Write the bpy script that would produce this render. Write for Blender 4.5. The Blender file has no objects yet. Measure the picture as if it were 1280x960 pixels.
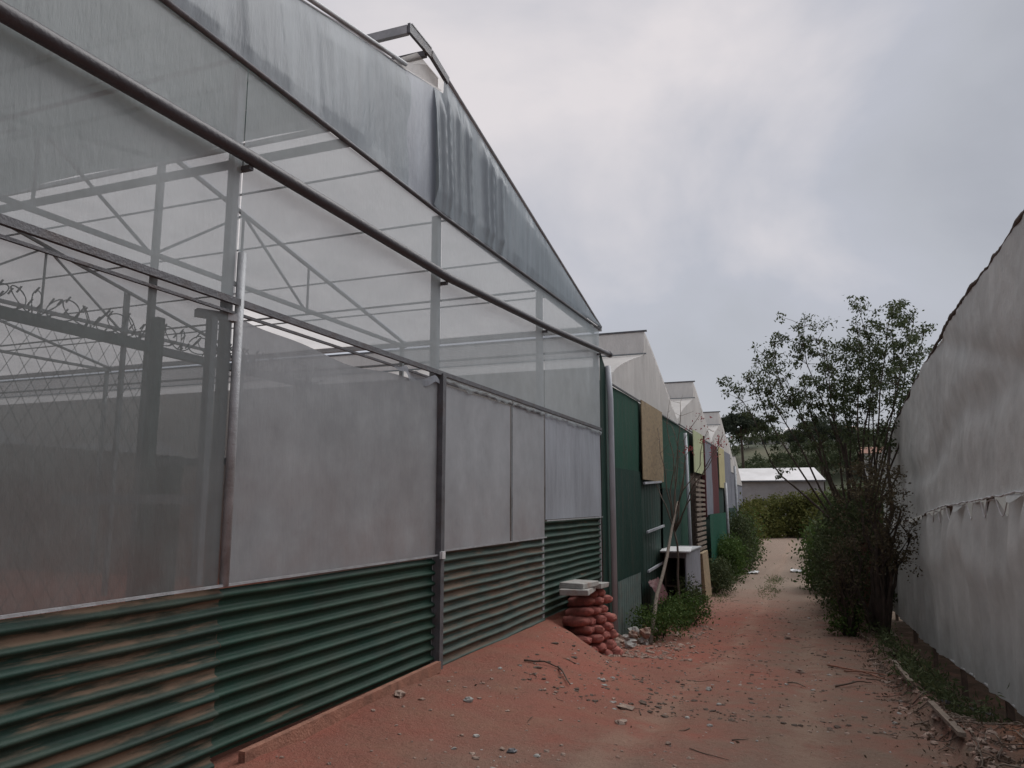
import bpy, math, random
import numpy as np
from mathutils import Vector, noise
random.seed(7); rng = np.random.default_rng(7)
sc = bpy.context.scene
R = math.radians
# ------------------------------------------------------------------ camera
cam = bpy.data.cameras.new('camera'); camo = bpy.data.objects.new('camera', cam)
sc.collection.objects.link(camo); sc.camera = camo
cam.sensor_width = 36; cam.lens = 27; cam.clip_start = .05; cam.clip_end = 3000
camo.location = (0, 0, 1.6); camo.rotation_euler = (R(90 + 8.76), 0, R(21.0))
# ------------------------------------------------------------------ sky, sun, exposure
sc.view_settings.view_transform = 'Standard'; sc.view_settings.look = 'None'
sc.view_settings.exposure = .80; sc.view_settings.gamma = 1
SUN_EL, SUN_AZ = R(55), R(35)          # azimuth measured from +Y towards +X
w = bpy.data.worlds.new('World'); sc.world = w; w.use_nodes = True
N = w.node_tree.nodes; L = w.node_tree.links; N.clear()
def wn(t, **k):
    n = N.new(t)
    for a, b in k.items(): setattr(n, a, b)
    return n
out = wn('ShaderNodeOutputWorld')
sky = wn('ShaderNodeTexSky', sky_type='NISHITA', sun_disc=False, sun_elevation=SUN_EL, sun_rotation=SUN_AZ)
b1 = wn('ShaderNodeBackground'); b1.inputs['Strength'].default_value = .05
L.new(sky.outputs[0], b1.inputs['Color'])
tc = wn('ShaderNodeTexCoord')
nrm = wn('ShaderNodeVectorMath', operation='NORMALIZE'); L.new(tc.outputs['Generated'], nrm.inputs[0])
mp = wn('ShaderNodeMapping'); mp.inputs['Scale'].default_value = (1, 1, 1.35); mp.inputs['Location'].default_value = (.35, .2, .1); L.new(nrm.outputs[0], mp.inputs[0])
n1 = wn('ShaderNodeTexNoise'); n1.inputs['Scale'].default_value = 2.1; n1.inputs['Detail'].default_value = 6; n1.inputs['Roughness'].default_value = .52; n1.inputs['Distortion'].default_value = .35
L.new(mp.outputs[0], n1.inputs['Vector'])
n2 = wn('ShaderNodeTexNoise'); n2.inputs['Scale'].default_value = 4.5; n2.inputs['Detail'].default_value = 5; n2.inputs['Roughness'].default_value = .5
L.new(mp.outputs[0], n2.inputs['Vector'])
# a broad bright break in the cloud, high over the greenhouse ridge
dv = Vector((-.26, .80, .52)).normalized()
dp = wn('ShaderNodeVectorMath', operation='DOT_PRODUCT'); dp.inputs[1].default_value = dv; L.new(nrm.outputs[0], dp.inputs[0])
mr = wn('ShaderNodeMapRange', interpolation_type='SMOOTHSTEP'); mr.inputs[1].default_value = .84; mr.inputs[2].default_value = 1.0
mr.inputs[3].default_value = 0; mr.inputs[4].default_value = 1; L.new(dp.outputs['Value'], mr.inputs[0])
def wm(op, a, b):
    m = wn('ShaderNodeMath', operation=op)
    for i, v in enumerate((a, b)):
        if isinstance(v, (int, float)): m.inputs[i].default_value = v
        else: L.new(v, m.inputs[i])
    return m.outputs[0]
s = wm('ADD', wm('SUBTRACT', wm('ADD', wm('MULTIPLY', n1.outputs['Fac'], 1.05), wm('MULTIPLY', n2.outputs['Fac'], .30)), .17), wm('MULTIPLY', mr.outputs[0], .30))
cr = wn('ShaderNodeValToRGB'); L.new(s, cr.inputs[0])
e = cr.color_ramp.elements
e[0].position = .30; e[0].color = (.335, .343, .375, 1)
e[1].position = .95; e[1].color = (.66, .62, .625, 1)
x = e.new(.50); x.color = (.395, .403, .435, 1)
x = e.new(.66); x.color = (.43, .437, .48, 1)
b2 = wn('ShaderNodeBackground'); b2.inputs['Strength'].default_value = .70; L.new(cr.outputs[0], b2.inputs['Color'])
mx = wn('ShaderNodeMixShader'); mx.inputs[0].default_value = .90
L.new(b1.outputs[0], mx.inputs[1]); L.new(b2.outputs[0], mx.inputs[2]); L.new(mx.outputs[0], out.inputs[0])
sun = bpy.data.lights.new('sun', 'SUN'); sun.energy = 1.5; sun.angle = R(60); sun.color = (1, .985, .96)
suno = bpy.data.objects.new('sun', sun); sc.collection.objects.link(suno)
sd = Vector((math.sin(SUN_AZ)*math.cos(SUN_EL), math.cos(SUN_AZ)*math.cos(SUN_EL), math.sin(SUN_EL)))
suno.rotation_euler = sd.to_track_quat('Z', 'Y').to_euler(); suno.location = (0, 0, 30)
sc.cycles.max_bounces = 10; sc.cycles.transparent_max_bounces = 24; sc.cycles.diffuse_bounces = 4
sc.cycles.use_denoising = True
sc.cycles.sample_clamp_indirect = 5
# ------------------------------------------------------------------ materials
class NT:
    def __init__(s, name):
        s.m = bpy.data.materials.new(name); s.m.use_nodes = True
        s.t = s.m.node_tree; s.t.nodes.clear(); s.out = s.n('ShaderNodeOutputMaterial')
        s.geo = s.n('ShaderNodeNewGeometry')
    def n(s, t, **k):
        q = s.t.nodes.new(t)
        for a, b in k.items(): setattr(q, a, b)
        return q
    def link(s, a, b): s.t.links.new(a, b)
    def put(s, v, inp):
        if isinstance(v, bpy.types.NodeSocket): s.link(v, inp)
        elif isinstance(v, (tuple, list)) and inp.type == 'RGBA': inp.default_value = (*v[:3], 1)
        else: inp.default_value = v
    def pos(s, scale=(1, 1, 1), rot=(0, 0, 0), obj=False):
        mp = s.n('ShaderNodeMapping'); mp.inputs['Scale'].default_value = scale; mp.inputs['Rotation'].default_value = rot
        src = s.n('ShaderNodeTexCoord').outputs['Object'] if obj else s.geo.outputs['Position']
        s.link(src, mp.inputs[0]); return mp.outputs[0]
    def noise(s, sc_, det=4, ro=.55, vec=None, dist=0):
        q = s.n('ShaderNodeTexNoise'); q.inputs['Scale'].default_value = sc_; q.inputs['Detail'].default_value = det
        q.inputs['Roughness'].default_value = ro; q.inputs['Distortion'].default_value = dist
        s.link(vec or s.geo.outputs['Position'], q.inputs['Vector']); return q.outputs['Fac']
    def rng(s, v, a, b, c=0, d=1):
        q = s.n('ShaderNodeMapRange'); s.put(v, q.inputs[0])
        for i, z in enumerate((a, b, c, d)): q.inputs[i+1].default_value = z
        return q.outputs[0]
    def mix(s, f, a, b, bt='MIX'):
        q = s.n('ShaderNodeMix', data_type='RGBA', blend_type=bt)
        s.put(f, q.inputs[0]); s.put(a, q.inputs[6]); s.put(b, q.inputs[7]); return q.outputs[2]
    def math(s, op, a, b=0.0):
        q = s.n('ShaderNodeMath', operation=op); s.put(a, q.inputs[0]); s.put(b, q.inputs[1]); return q.outputs[0]
    def bump(s, h, dist=.01, st=1):
        q = s.n('ShaderNodeBump'); q.inputs['Distance'].default_value = dist; q.inputs['Strength'].default_value = st
        s.link(h, q.inputs['Height']); return q.outputs[0]
    def pbr(s, col, rough=.6, metal=0, bump=None, spec=.4):
        q = s.n('ShaderNodeBsdfPrincipled'); s.put(col, q.inputs['Base Color']); s.put(rough, q.inputs['Roughness'])
        q.inputs['Metallic'].default_value = metal; q.inputs['Specular IOR Level'].default_value = spec
        if bump: s.link(bump, q.inputs['Normal'])
        return q.outputs[0]
    def done(s, sh): s.link(sh, s.out.inputs[0]); return s.m

def mat_plain(name, col, rough=.7, metal=0, var=.25, scale=6, dirt=None, dirt_amt=.5, bump=.004, stretch=(1, 1, 1), spec=.35):
    t = NT(name); v = t.pos(stretch)
    f = t.noise(scale, 5, .6, v)
    c = t.mix(t.rng(f, .3, .7), [k*(1-var) for k in col], [min(1, k*(1+var)) for k in col])
    if dirt:
        g = t.noise(scale*.45, 5, .65, t.pos(tuple(k*1.3 for k in stretch)))
        c = t.mix(t.rng(g, .5, .68, 0, dirt_amt), c, dirt)
    return t.done(t.pbr(c, t.rng(f, .2, .8, rough-.08, min(1, rough+.12)), metal, t.bump(t.noise(scale*8, 3, .6, v), bump), spec))

def mat_film(name, col, transp, transl, gloss=.06, blot=.15, dirt=(.20, .13, .10), dirt_lo=None, streak=True, rough=.35, weave=0, tcol=None, folds=.0, bs=(2, 2, .5)):
    """plastic film / insect net: part see-through, part diffuse, part translucent"""
    t = NT(name)
    a = t.noise(1.1, 5, .6, t.pos((1, 1, .6)))
    b = t.noise(3.0, 6, .65, t.pos((3, 3, .35)) if streak else None)
    fac = t.math('ADD', t.math('MULTIPLY', a, .55), t.math('MULTIPLY', b, .45))
    c = t.mix(t.rng(fac, .35, .68), [k*(1-blot*1.4) for k in col], [min(1, k*(1+blot)) for k in col])
    if dirt_lo:
        z = t.n('ShaderNodeSeparateXYZ'); t.link(t.geo.outputs['Position'], z.inputs[0])
        m = t.math('MULTIPLY', t.rng(z.outputs[2], dirt_lo[0], dirt_lo[1], 1, 0), t.rng(t.noise(1.6, 5, .65), .35, .65, .25, 1))
        c = t.mix(t.math('MULTIPLY', m, dirt_lo[2]), c, dirt)
    d = t.n('ShaderNodeBsdfDiffuse'); t.put(c, d.inputs[0])
    nb = None
    h = t.noise(14, 4, .6, t.pos(bs))
    nb = t.bump(h, .012 + folds); t.link(nb, d.inputs['Normal'])
    tr = t.n('ShaderNodeBsdfTranslucent'); t.put(tcol or c, tr.inputs[0]); t.link(nb, tr.inputs['Normal'])
    m1 = t.n('ShaderNodeMixShader'); m1.inputs[0].default_value = transl; t.link(d.outputs[0], m1.inputs[1]); t.link(tr.outputs[0], m1.inputs[2])
    g = t.n('ShaderNodeBsdfGlossy'); g.inputs['Roughness'].default_value = rough; g.inputs[0].default_value = (.8, .8, .82, 1); t.link(nb, g.inputs['Normal'])
    m2 = t.n('ShaderNodeMixShader'); m2.inputs[0].default_value = gloss; t.link(m1.outputs[0], m2.inputs[1]); t.link(g.outputs[0], m2.inputs[2])
    tp = t.n('ShaderNodeBsdfTransparent'); tp.inputs[0].default_value = (.96, .97, 1, 1)
    m3 = t.n('ShaderNodeMixShader')
    tf = t.rng(fac, .35, .68, min(1, transp*1.15), transp*.85) if transp > 0 else 0.0
    t.put(tf, m3.inputs[0]); t.link(m2.outputs[0], m3.inputs[1]); t.link(tp.outputs[0], m3.inputs[2])
    return t.done(m3.outputs[0])

def mat_leaf(name, c1, c2, c3, rough=.55):
    t = NT(name); r = t.geo.outputs['Random Per Island']
    c = t.mix(t.rng(r, 0, .6), c1, c2); c = t.mix(t.rng(r, .8, 1), c, c3)
    f = t.noise(1.4, 3, .5); c = t.mix(t.rng(f, .35, .65, 0, .5), c, [k*.75 for k in c1])
    p = t.pbr(c, .75, 0, None, .12)
    tr = t.n('ShaderNodeBsdfTranslucent'); t.put(c, tr.inputs[0])
    m = t.n('ShaderNodeMixShader'); m.inputs[0].default_value = .25; t.link(p, m.inputs[1]); t.link(tr.outputs[0], m.inputs[2])
    return t.done(m.outputs[0])

def mat_ground():
    t = NT('ground_soil')
    sp = t.n('ShaderNodeSeparateXYZ'); t.link(t.geo.outputs['Position'], sp.inputs[0]); X, Y, Z = sp.outputs
    big = t.noise(.55, 5, .6); mid = t.noise(2.6, 6, .65); fine = t.noise(22, 6, .7); gr = t.noise(75, 3, .7)
    c = t.mix(t.rng(big, .35, .65), (.30, .104, .076), (.225, .108, .082))
    c = t.mix(t.rng(mid, .45, .7, 0, .55), c, (.25, .145, .10))
    # trodden grey-brown track: towards the right of the path, and farther off
    wob = t.math('MULTIPLY', t.math('SUBTRACT', t.noise(.5, 3), .5), 1.6)
    xx = t.math('ADD', X, wob)
    tr = t.math('MULTIPLY', t.rng(xx, -1.7, -.2), t.rng(mid, .3, .62, .35, 1))
    c = t.mix(t.math('MULTIPLY', tr, .88), c, (.195, .145, .112))
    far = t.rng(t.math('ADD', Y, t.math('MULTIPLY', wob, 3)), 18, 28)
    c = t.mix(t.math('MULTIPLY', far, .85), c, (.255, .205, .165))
    nf = t.math('MULTIPLY', t.rng(t.math('ADD', Y, wob), 6.3, 4.8), t.rng(t.math('ADD', X, wob), -2.6, -1.6))
    c = t.mix(t.math('MULTIPLY', nf, t.rng(mid, .3, .55, .2, .8)), c, (.20, .15, .12))
    # two worn wheel lines, paler
    wav = t.math('SUBTRACT', t.math('ABSOLUTE', t.math('SUBTRACT', t.math('ADD', X, t.math('MULTIPLY', wob, .25)), -.75)), .62)
    wl = t.rng(t.math('ABSOLUTE', wav), .05, .26, 1, 0)
    c = t.mix(t.math('MULTIPLY', wl, t.rng(mid, .4, .6, .05, .42)), c, (.33, .22, .165))
    # leaf litter and humus beside the fence and in the ditch
    side = t.math('ADD', t.rng(xx, .75, 1.3), t.rng(Y, 9, 12, 0, 0))
    c = t.mix(t.math('MULTIPLY', side, t.rng(mid, .35, .55, .35, .9)), c, (.085, .06, .042))
    rb = t.math('MULTIPLY', t.rng(X, 1.15, 1.5), t.rng(Y, 8.5, 7, 0, 1)); c = t.mix(t.math('MULTIPLY', rb, .8), c, (.34, .135, .07))
    c = t.mix(t.rng(fine, .56, .72, 0, .5), c, (.13, .07, .05))
    c = t.mix(t.rng(gr, .60, .72, 0, .5), c, (.46, .33, .27))
    c = t.mix(t.rng(t.noise(7, 5, .7), .6, .72, 0, .6), c, (.16, .085, .06))
    grass = t.math('MULTIPLY', t.rng(Y, 66, 75), .9); c = t.mix(grass, c, (.07, .085, .04))
    h = t.math('ADD', t.math('MULTIPLY', mid, .5), t.math('ADD', t.math('MULTIPLY', fine, .35), t.math('MULTIPLY', gr, .15)))
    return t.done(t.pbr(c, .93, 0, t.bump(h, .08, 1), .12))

def mat_corr(name, base, mud, amt, scale=1.0, off=0.0):
    t = NT(name)
    zz = t.n('ShaderNodeSeparateXYZ'); t.link(t.geo.outputs['Position'], zz.inputs[0])
    val = t.rng(zz.outputs[0], XW_ - .004, XW_ + .012, 1, .08)       # mud sits in the recessed valleys of the sheet
    f = t.noise(1.4*scale, 6, .68, t.pos((1, .5, 7))); g = t.noise(5, 5, .6, t.pos((1, .6, 3)))
    c = t.mix(t.rng(g, .3, .7), [k*.7 for k in base], [k*1.3 for k in base])
    m = t.math('MULTIPLY', t.math('MULTIPLY', t.rng(f, .50-off, .60-off), t.rng(g, .3, .5)), val)
    c = t.mix(t.math('MULTIPLY', m, amt), c, mud)
    # thin dust film over everything
    c = t.mix(t.rng(t.noise(2.2, 5, .6), .35, .75, .01, .10), c, [k*.8 for k in mud])
    ro = t.rng(m, 0, 1, .60, .92)
    return t.done(t.pbr(c, ro, 0, t.bump(t.noise(40, 4, .65), .003), .28))

XW_ = -3.5
M = {}
M['soil'] = mat_ground()
M['wallfilm'] = mat_film('clear_film', (.57, .625, .64), .29, .50, .05, blot=.08, streak=False, folds=-.007)
M['netA'] = mat_film('wall_net_thin', (.27, .295, .295), .33, .40, .03, blot=.10, streak=False, folds=-.006, dirt_lo=(.9, 2.0, .6), dirt=(.20, .10, .08))
M['netB'] = mat_film('wall_net_grey', (.40, .42, .44), .09, .35, .03, blot=.16, streak=False, folds=-.008, dirt_lo=(.9, 2.3, .5), dirt=(.28, .19, .17))
M['netC'] = mat_film('wall_net_pale', (.42, .44, .465), .06, .35, .03, blot=.14, streak=False, folds=-.008, dirt_lo=(.9, 2.0, .45), dirt=(.30, .22, .20))
M['netD'] = mat_film('wall_film_blue', (.43, .46, .51), .10, .35, .06, blot=.16)
M['gable'] = mat_film('gable_film', (.325, .375, .41), .03, .38, .10, blot=.18, rough=.35, folds=-.007)
M['gable2'] = mat_film('gable_film_pale', (.46, .50, .56), .03, .38, .10, blot=.12, rough=.35, folds=-.007)
M['roof'] = mat_film('roof_film', (.80, .765, .74), .12, .70, .04, blot=.12, streak=False)
M['roofdark'] = mat_film('shade_screen_cloth', (.085, .135, .12), .10, .60, .02, blot=.1, streak=False)
M['whitefilm'] = mat_film('white_film', (.72, .695, .67), .04, .42, .06, blot=.10, dirt=(.3, .25, .2))
M['farnet'] = mat_film('inner_net', (.21, .20, .19), .10, .40, .02, blot=.2, dirt_lo=(0, 2.4, .75), dirt=(.24, .11, .08), streak=False)
M['galv'] = mat_plain('galvanised_steel', (.36, .37, .385), .5, .25, .2, 9, (.20, .18, .165), .4)
M['galvdark'] = mat_plain('weathered_steel', (.13, .13, .14), .5, .4, .25, 9, (.10, .07, .06), .5)
M['frame'] = mat_plain('frame_steel', (.24, .26, .27), .7, 0, .2, 7, (.10, .08, .07), .5)
M['pipe'] = mat_plain('roller_pipe', (.060, .055, .062), .42, .1, .15, 4, (.10, .085, .08), .3, spec=.5)
M['pvc'] = mat_plain('pvc_downpipe', (.44, .46, .50), .45, 0, .12, 3, (.25, .2, .17), .35, stretch=(1, 1, .3))
M['corr_dark'] = mat_corr('corrugated_green', (.005, .036, .024), (.27, .16, .11), .9, 1, -.14)
M['corr_mud'] = mat_corr('corrugated_muddy', (.010, .036, .027), (.20, .135, .095), .9, 1, .045)
M['corr_dusty'] = mat_corr('corrugated_dusty', (.038, .066, .056), (.19, .125, .092), .7, 1.2, .05)
M['green'] = mat_plain('green_sheet', (.018, .075, .050), .55, 0, .22, 4, (.10, .09, .075), .25, stretch=(3, 3, .4))
M['greenb'] = mat_plain('green_sheet_bright', (.010, .085, .052), .5, 0, .2, 4, (.10, .09, .075), .2, stretch=(3, 3, .4))
M['greend'] = mat_plain('dark_green_sheet', (.016, .048, .038), .6, 0, .25, 4, (.08, .07, .06), .4, stretch=(3, 3, .4))
M['greengrey'] = mat_plain('faded_green_sheet', (.11, .15, .14), .7, 0, .2, 5, (.15, .1, .08), .4)
M['ply'] = mat_plain('plywood', (.27, .20, .12), .8, 0, .22, 5, (.13, .09, .06), .5, stretch=(1, 1, 3))
M['yellow'] = mat_plain('yellow_sheet', (.42, .37, .19), .65, 0, .12, 4, (.3, .25, .15), .4)
M['palegreen'] = mat_plain('pale_green_sheet', (.38, .41, .24), .65, 0, .12, 4, (.3, .25, .15), .3)
M['maroon'] = mat_plain('maroon_sheet', (.11, .030, .034), .6, 0, .25, 5, (.08, .05, .04), .4)
M['greysheet'] = mat_plain('grey_sheet', (.24, .25, .29), .55, .2, .2, 5, (.16, .13, .11), .5, stretch=(2, 2, .5))
M['wood'] = mat_plain('weathered_wood', (.21, .165, .13), .85, 0, .35, 7, (.09, .06, .045), .6, stretch=(4, 1, 4), bump=.008)
M['wooddark'] = mat_plain('old_dark_wood', (.10, .07, .055), .9, 0, .35, 7, None, bump=.01)
M['woodred'] = mat_plain('soil_stained_wood', (.27, .13, .09), .9, 0, .35, 7, (.3, .12, .08), .5, bump=.01)
M['concrete'] = mat_plain('concrete', (.34, .33, .31), .9, 0, .2, 9, (.26, .15, .11), .5, bump=.008)
M['stone'] = mat_plain('field_stone', (.30, .22, .18), .92, 0, .35, 12, (.33, .15, .10), .6, bump=.01)
M['sack'] = mat_plain('red_mesh_sack', (.52, .185, .155), .85, 0, .3, 14, (.36, .17, .12), .6, bump=.03)
M['plasticw'] = mat_plain('white_plastic_scrap', (.62, .62, .63), .5, 0, .15, 10, (.3, .25, .2), .5)
M['bark'] = mat_plain('bark', (.085, .062, .050), .95, 0, .4, 10, (.05, .04, .03), .5, bump=.02, stretch=(3, 3, .6))
M['barkred'] = mat_plain('reddish_dead_bark', (.13, .065, .048), .95, 0, .4, 10, (.06, .04, .03), .5, bump=.02, stretch=(3, 3, .6))
M['barkpale'] = mat_plain('pale_pole', (.17, .135, .11), .85, 0, .3, 8, (.15, .1, .08), .4, stretch=(3, 3, .5))
M['house'] = mat_plain('far_house_wall', (.50, .48, .46), .85, 0, .1, 1)
M['housetile'] = mat_plain('far_house_roof', (.28, .15, .11), .85, 0, .2, 2)
M['dark'] = mat_plain('dark_window', (.03, .035, .04), .3, 0, .2, 2)
M['barnroof'] = mat_plain('far_shed_roof', (.62, .60, .60), .6, 0, .12, .6, (.35, .33, .32), .35)
M['barnwall'] = mat_plain('far_shed_wall', (.33, .31, .31), .8, 0, .15, .8, (.2, .17, .15), .5)
M['hill'] = mat_plain('hill_ground', (.075, .085, .05), .95, 0, .45, .12, (.16, .13, .09), .5)
M['net_right'] = mat_film('right_net', (.60, .605, .585), .03, .22, .02, blot=.13, dirt_lo=(-1.4, .9, .50), dirt=(.19, .17, .15), folds=-.004, streak=False, bs=(1.6, 1.6, 1.2))
M['net_edge'] = mat_plain('frayed_net_edge', (.10, .075, .06), .9, 0, .3, 12)
M['leaf'] = mat_leaf('tree_leaves', (.052, .070, .034), (.095, .115, .055), (.14, .15, .08))
M['leafdark'] = mat_leaf('dark_leaves', (.048, .064, .030), (.085, .105, .048), (.12, .13, .06))
M['leafbrown'] = mat_leaf('brown_leaves', (.085, .072, .046), (.125, .10, .062), (.16, .13, .08))
M['leafgreen'] = mat_leaf('weed_leaves', (.045, .080, .022), (.085, .135, .036), (.13, .17, .055))
M['leafolive'] = mat_leaf('olive_leaves', (.080, .090, .026), (.145, .15, .045), (.19, .17, .06))
M['leafred'] = mat_leaf('red_blossom', (.30, .06, .07), (.42, .12, .12), (.5, .3, .3))
M['leaffar'] = mat_leaf('far_leaves', (.062, .082, .046), (.10, .12, .062), (.15, .16, .09))
M['pine'] = mat_leaf('pine_needles', (.042, .055, .040), (.065, .08, .055), (.085, .095, .07))
M['litter'] = mat_leaf('litter_bits', (.07, .05, .035), (.16, .11, .08), (.38, .32, .27))
# ------------------------------------------------------------------ mesh tools
C = sc.collection
class MB:
    def __init__(s): s.v = []; s.f = []; s.sm = False
    def quad(s, a, b, c, d):
        i = len(s.v); s.v += [tuple(a), tuple(b), tuple(c), tuple(d)]; s.f.append((i, i+1, i+2, i+3)); return s
    def box(s, x0, x1, y0, y1, z0, z1):
        i = len(s.v)
        s.v += [(x, y, z) for z in (z0, z1) for x, y in ((x0, y0), (x1, y0), (x1, y1), (x0, y1))]
        s.f += [tuple(i+k for k in q) for q in ((3, 2, 1, 0), (4, 5, 6, 7), (0, 1, 5, 4), (1, 2, 6, 5), (2, 3, 7, 6), (3, 0, 4, 7))]
        return s
    def bar(s, a, b, w, h, up=(0, 0, 1)):
        a = Vector(a); b = Vector(b); d = (b-a).normalized(); u = Vector(up)
        if abs(d.dot(u)) > .97: u = Vector((1, 0, 0))
        r = d.cross(u).normalized(); u = r.cross(d)
        i = len(s.v)
        for p in (a, b):
            for sx, sy in ((-1, -1), (1, -1), (1, 1), (-1, 1)): s.v.append(tuple(p + r*sx*w/2 + u*sy*h/2))
        s.f += [tuple(i+k for k in q) for q in ((0, 1, 2, 3), (7, 6, 5, 4), (4, 5, 1, 0), (5, 6, 2, 1), (6, 7, 3, 2), (7, 4, 0, 3))]
        return s
    def tube(s, pts, r0, r1=None, n=8, cap=True):
        s.sm = True
        pts = [Vector(p) for p in pts]; m = len(pts); i0 = len(s.v)
        if r1 is None: r1 = r0
        for k, p in enumerate(pts):
            d = (pts[min(k+1, m-1)] - pts[max(k-1, 0)]).normalized()
            u = Vector((0, 0, 1)) if abs(d.z) < .9 else Vector((1, 0, 0))
            a = d.cross(u).normalized(); b = d.cross(a)
            r = r0 + (r1-r0)*k/max(1, m-1)
            for j in range(n):
                t = 2*math.pi*j/n; s.v.append(tuple(p + a*math.cos(t)*r + b*math.sin(t)*r))
        for k in range(m-1):
            for j in range(n):
                s.f.append((i0+k*n+j, i0+k*n+(j+1) % n, i0+(k+1)*n+(j+1) % n, i0+(k+1)*n+j))
        if cap:
            s.f.append(tuple(i0+j for j in range(n))[::-1]); s.f.append(tuple(i0+(m-1)*n+j for j in range(n)))
        return s
    def grid(s, fn, nu, nv):
        i = len(s.v)
        for a in range(nu+1):
            for b in range(nv+1): s.v.append(tuple(fn(a/nu, b/nv)))
        for a in range(nu):
            for b in range(nv):
                q = i + a*(nv+1) + b; s.f.append((q, q+nv+1, q+nv+2, q+1))
        s.sm = True; return s
    def blob(s, c, r, seed=0, rough=.25, nu=8, nv=6, rz=0):
        i = len(s.v); ca, sa = math.cos(rz), math.sin(rz)
        for b in range(nv+1):
            th = math.pi*b/nv
            for a in range(nu):
                ph = 2*math.pi*a/nu
                d = Vector((math.sin(th)*math.cos(ph), math.sin(th)*math.sin(ph), math.cos(th)))
                k = 1 + rough*noise.noise(d*1.6 + Vector((seed*3.1, seed, 0)))
                p = Vector((d.x*r[0]*k, d.y*r[1]*k, d.z*r[2]*k))
                s.v.append((c[0]+p.x*ca-p.y*sa, c[1]+p.x*sa+p.y*ca, c[2]+p.z))
        for b in range(nv):
            for a in range(nu):
                s.f.append((i+b*nu+a, i+(b+1)*nu+a, i+(b+1)*nu+(a+1) % nu, i+b*nu+(a+1) % nu))
        return s
    def build(s, name, mat, parent=None, label=None, cat=None, group=None, kind=None, smooth=None):
        me = bpy.data.meshes.new(name)
        if parent is not None: o = parent_origin(parent)
        else:
            xs = [v[0] for v in s.v]; ys = [v[1] for v in s.v]; zs = [v[2] for v in s.v]
            o = Vector(((min(xs)+max(xs))/2, (min(ys)+max(ys))/2, min(zs)))
            if kind == 'structure': o = Vector((0, 0, 0))
        me.from_pydata([(v[0]-o.x, v[1]-o.y, v[2]-o.z) for v in s.v], [], s.f)
        me.materials.append(mat)
        if s.sm if smooth is None else smooth: me.polygons.foreach_set('use_smooth', [True]*len(me.polygons))
        ob = bpy.data.objects.new(name, me); C.objects.link(ob)
        if parent is not None: ob.parent = parent
        else: ob.location = o
        return tag(ob, label, cat, group, kind)
ORG = {}
def parent_origin(p):
    v = Vector((0, 0, 0))
    while p is not None: v += p.location; p = p.parent
    return v
def tag(o, label=None, cat=None, group=None, kind=None):
    if label: o['label'] = label
    if cat: o['category'] = cat
    if group: o['group'] = group
    if kind: o['kind'] = kind
    return o
def thing(name, label, cat, loc, group=None):
    o = bpy.data.objects.new(name, None); C.objects.link(o); o.location = loc; o.empty_display_size = .2
    return tag(o, label, cat, group)
def sstep(a, b, x):
    t = max(0., min(1., (x-a)/(b-a))); return t*t*(3-2*t)
def nz(x, y=0., z=0.): return noise.noise(Vector((x, y, z)))

LX, LR = [0, 3, 6, 10, 14, 18, 24, 40, 60, 90], [0, 0, -.12, -.52, -.86, -1.02, -1.15, -1.2, -1.02, -1.0]
def prof(y): return float(np.interp(y, LX, LR)) if y > 0 else 0.
def gz(x, y):
    p = prof(y)
    m = sstep(-1.3, -3.1, x) * (1 - sstep(10.3, 12.5, y + (x+3.5)*1.7)) if x > -3.5 else (1 - sstep(13.4, 14.2, y))
    z = p + (0-p)*m
    if x > .9:
        z += -.62*sstep(1.0, 1.75, x) + .10*sstep(.7, .95, x)*(1-sstep(.95, 1.3, x))
        z += .52*sstep(1.0, 1.5, x)*(1-sstep(7.2, 9, y))
    return z
def gz2(x, y):
    z = gz(x, y)
    if -3.4 < x < 4 and y < 40:
        z += .030*nz(x*1.1, y*1.1) + .016*nz(x*4, y*4, 3) + .008*nz(x*11, y*11, 7)
        if x > .8: z += .05*nz(x*3, y*3, 11)
        wv = .18*math.sin(y*.33) + .12*nz(y*.4, 31)
        for x0 in (-.12, -1.42): z += .028*(-math.exp(-((x-x0-wv)/.13)**2) + .45*math.exp(-((abs(x-x0-wv)-.22)/.08)**2))*(.5+.6*abs(nz(y*.8, x0)))*sstep(3, 5, y)
    return z

# camera maths, only to turn measured sight lines into real coordinates
_p, _a = R(8.76), R(21.0)
_F = Vector((-math.sin(_a)*math.cos(_p), math.cos(_a)*math.cos(_p), math.sin(_p))); _Rv = Vector((math.cos(_a), math.sin(_a), 0)); _U = _Rv.cross(_F)
def ray(u, v): return _F + _Rv*((u-640)/960) - _U*((v-480)/960)
def at(u, v, Y): d = ray(u, v); t = Y/d.y; return Vector((0, 0, 1.6)) + d*t
def onX(u, v, X): d = ray(u, v); t = X/d.x; return Vector((0, 0, 1.6)) + d*t
def onG(u, v):
    d = ray(u, v); p = Vector((0, 0, 1.6)); t = 1.
    for _ in range(400):
        q = p + d*t
        if q.z <= gz2(q.x, q.y): break
        t *= 1.012
    return Vector((q.x, q.y, gz2(q.x, q.y)))

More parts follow.
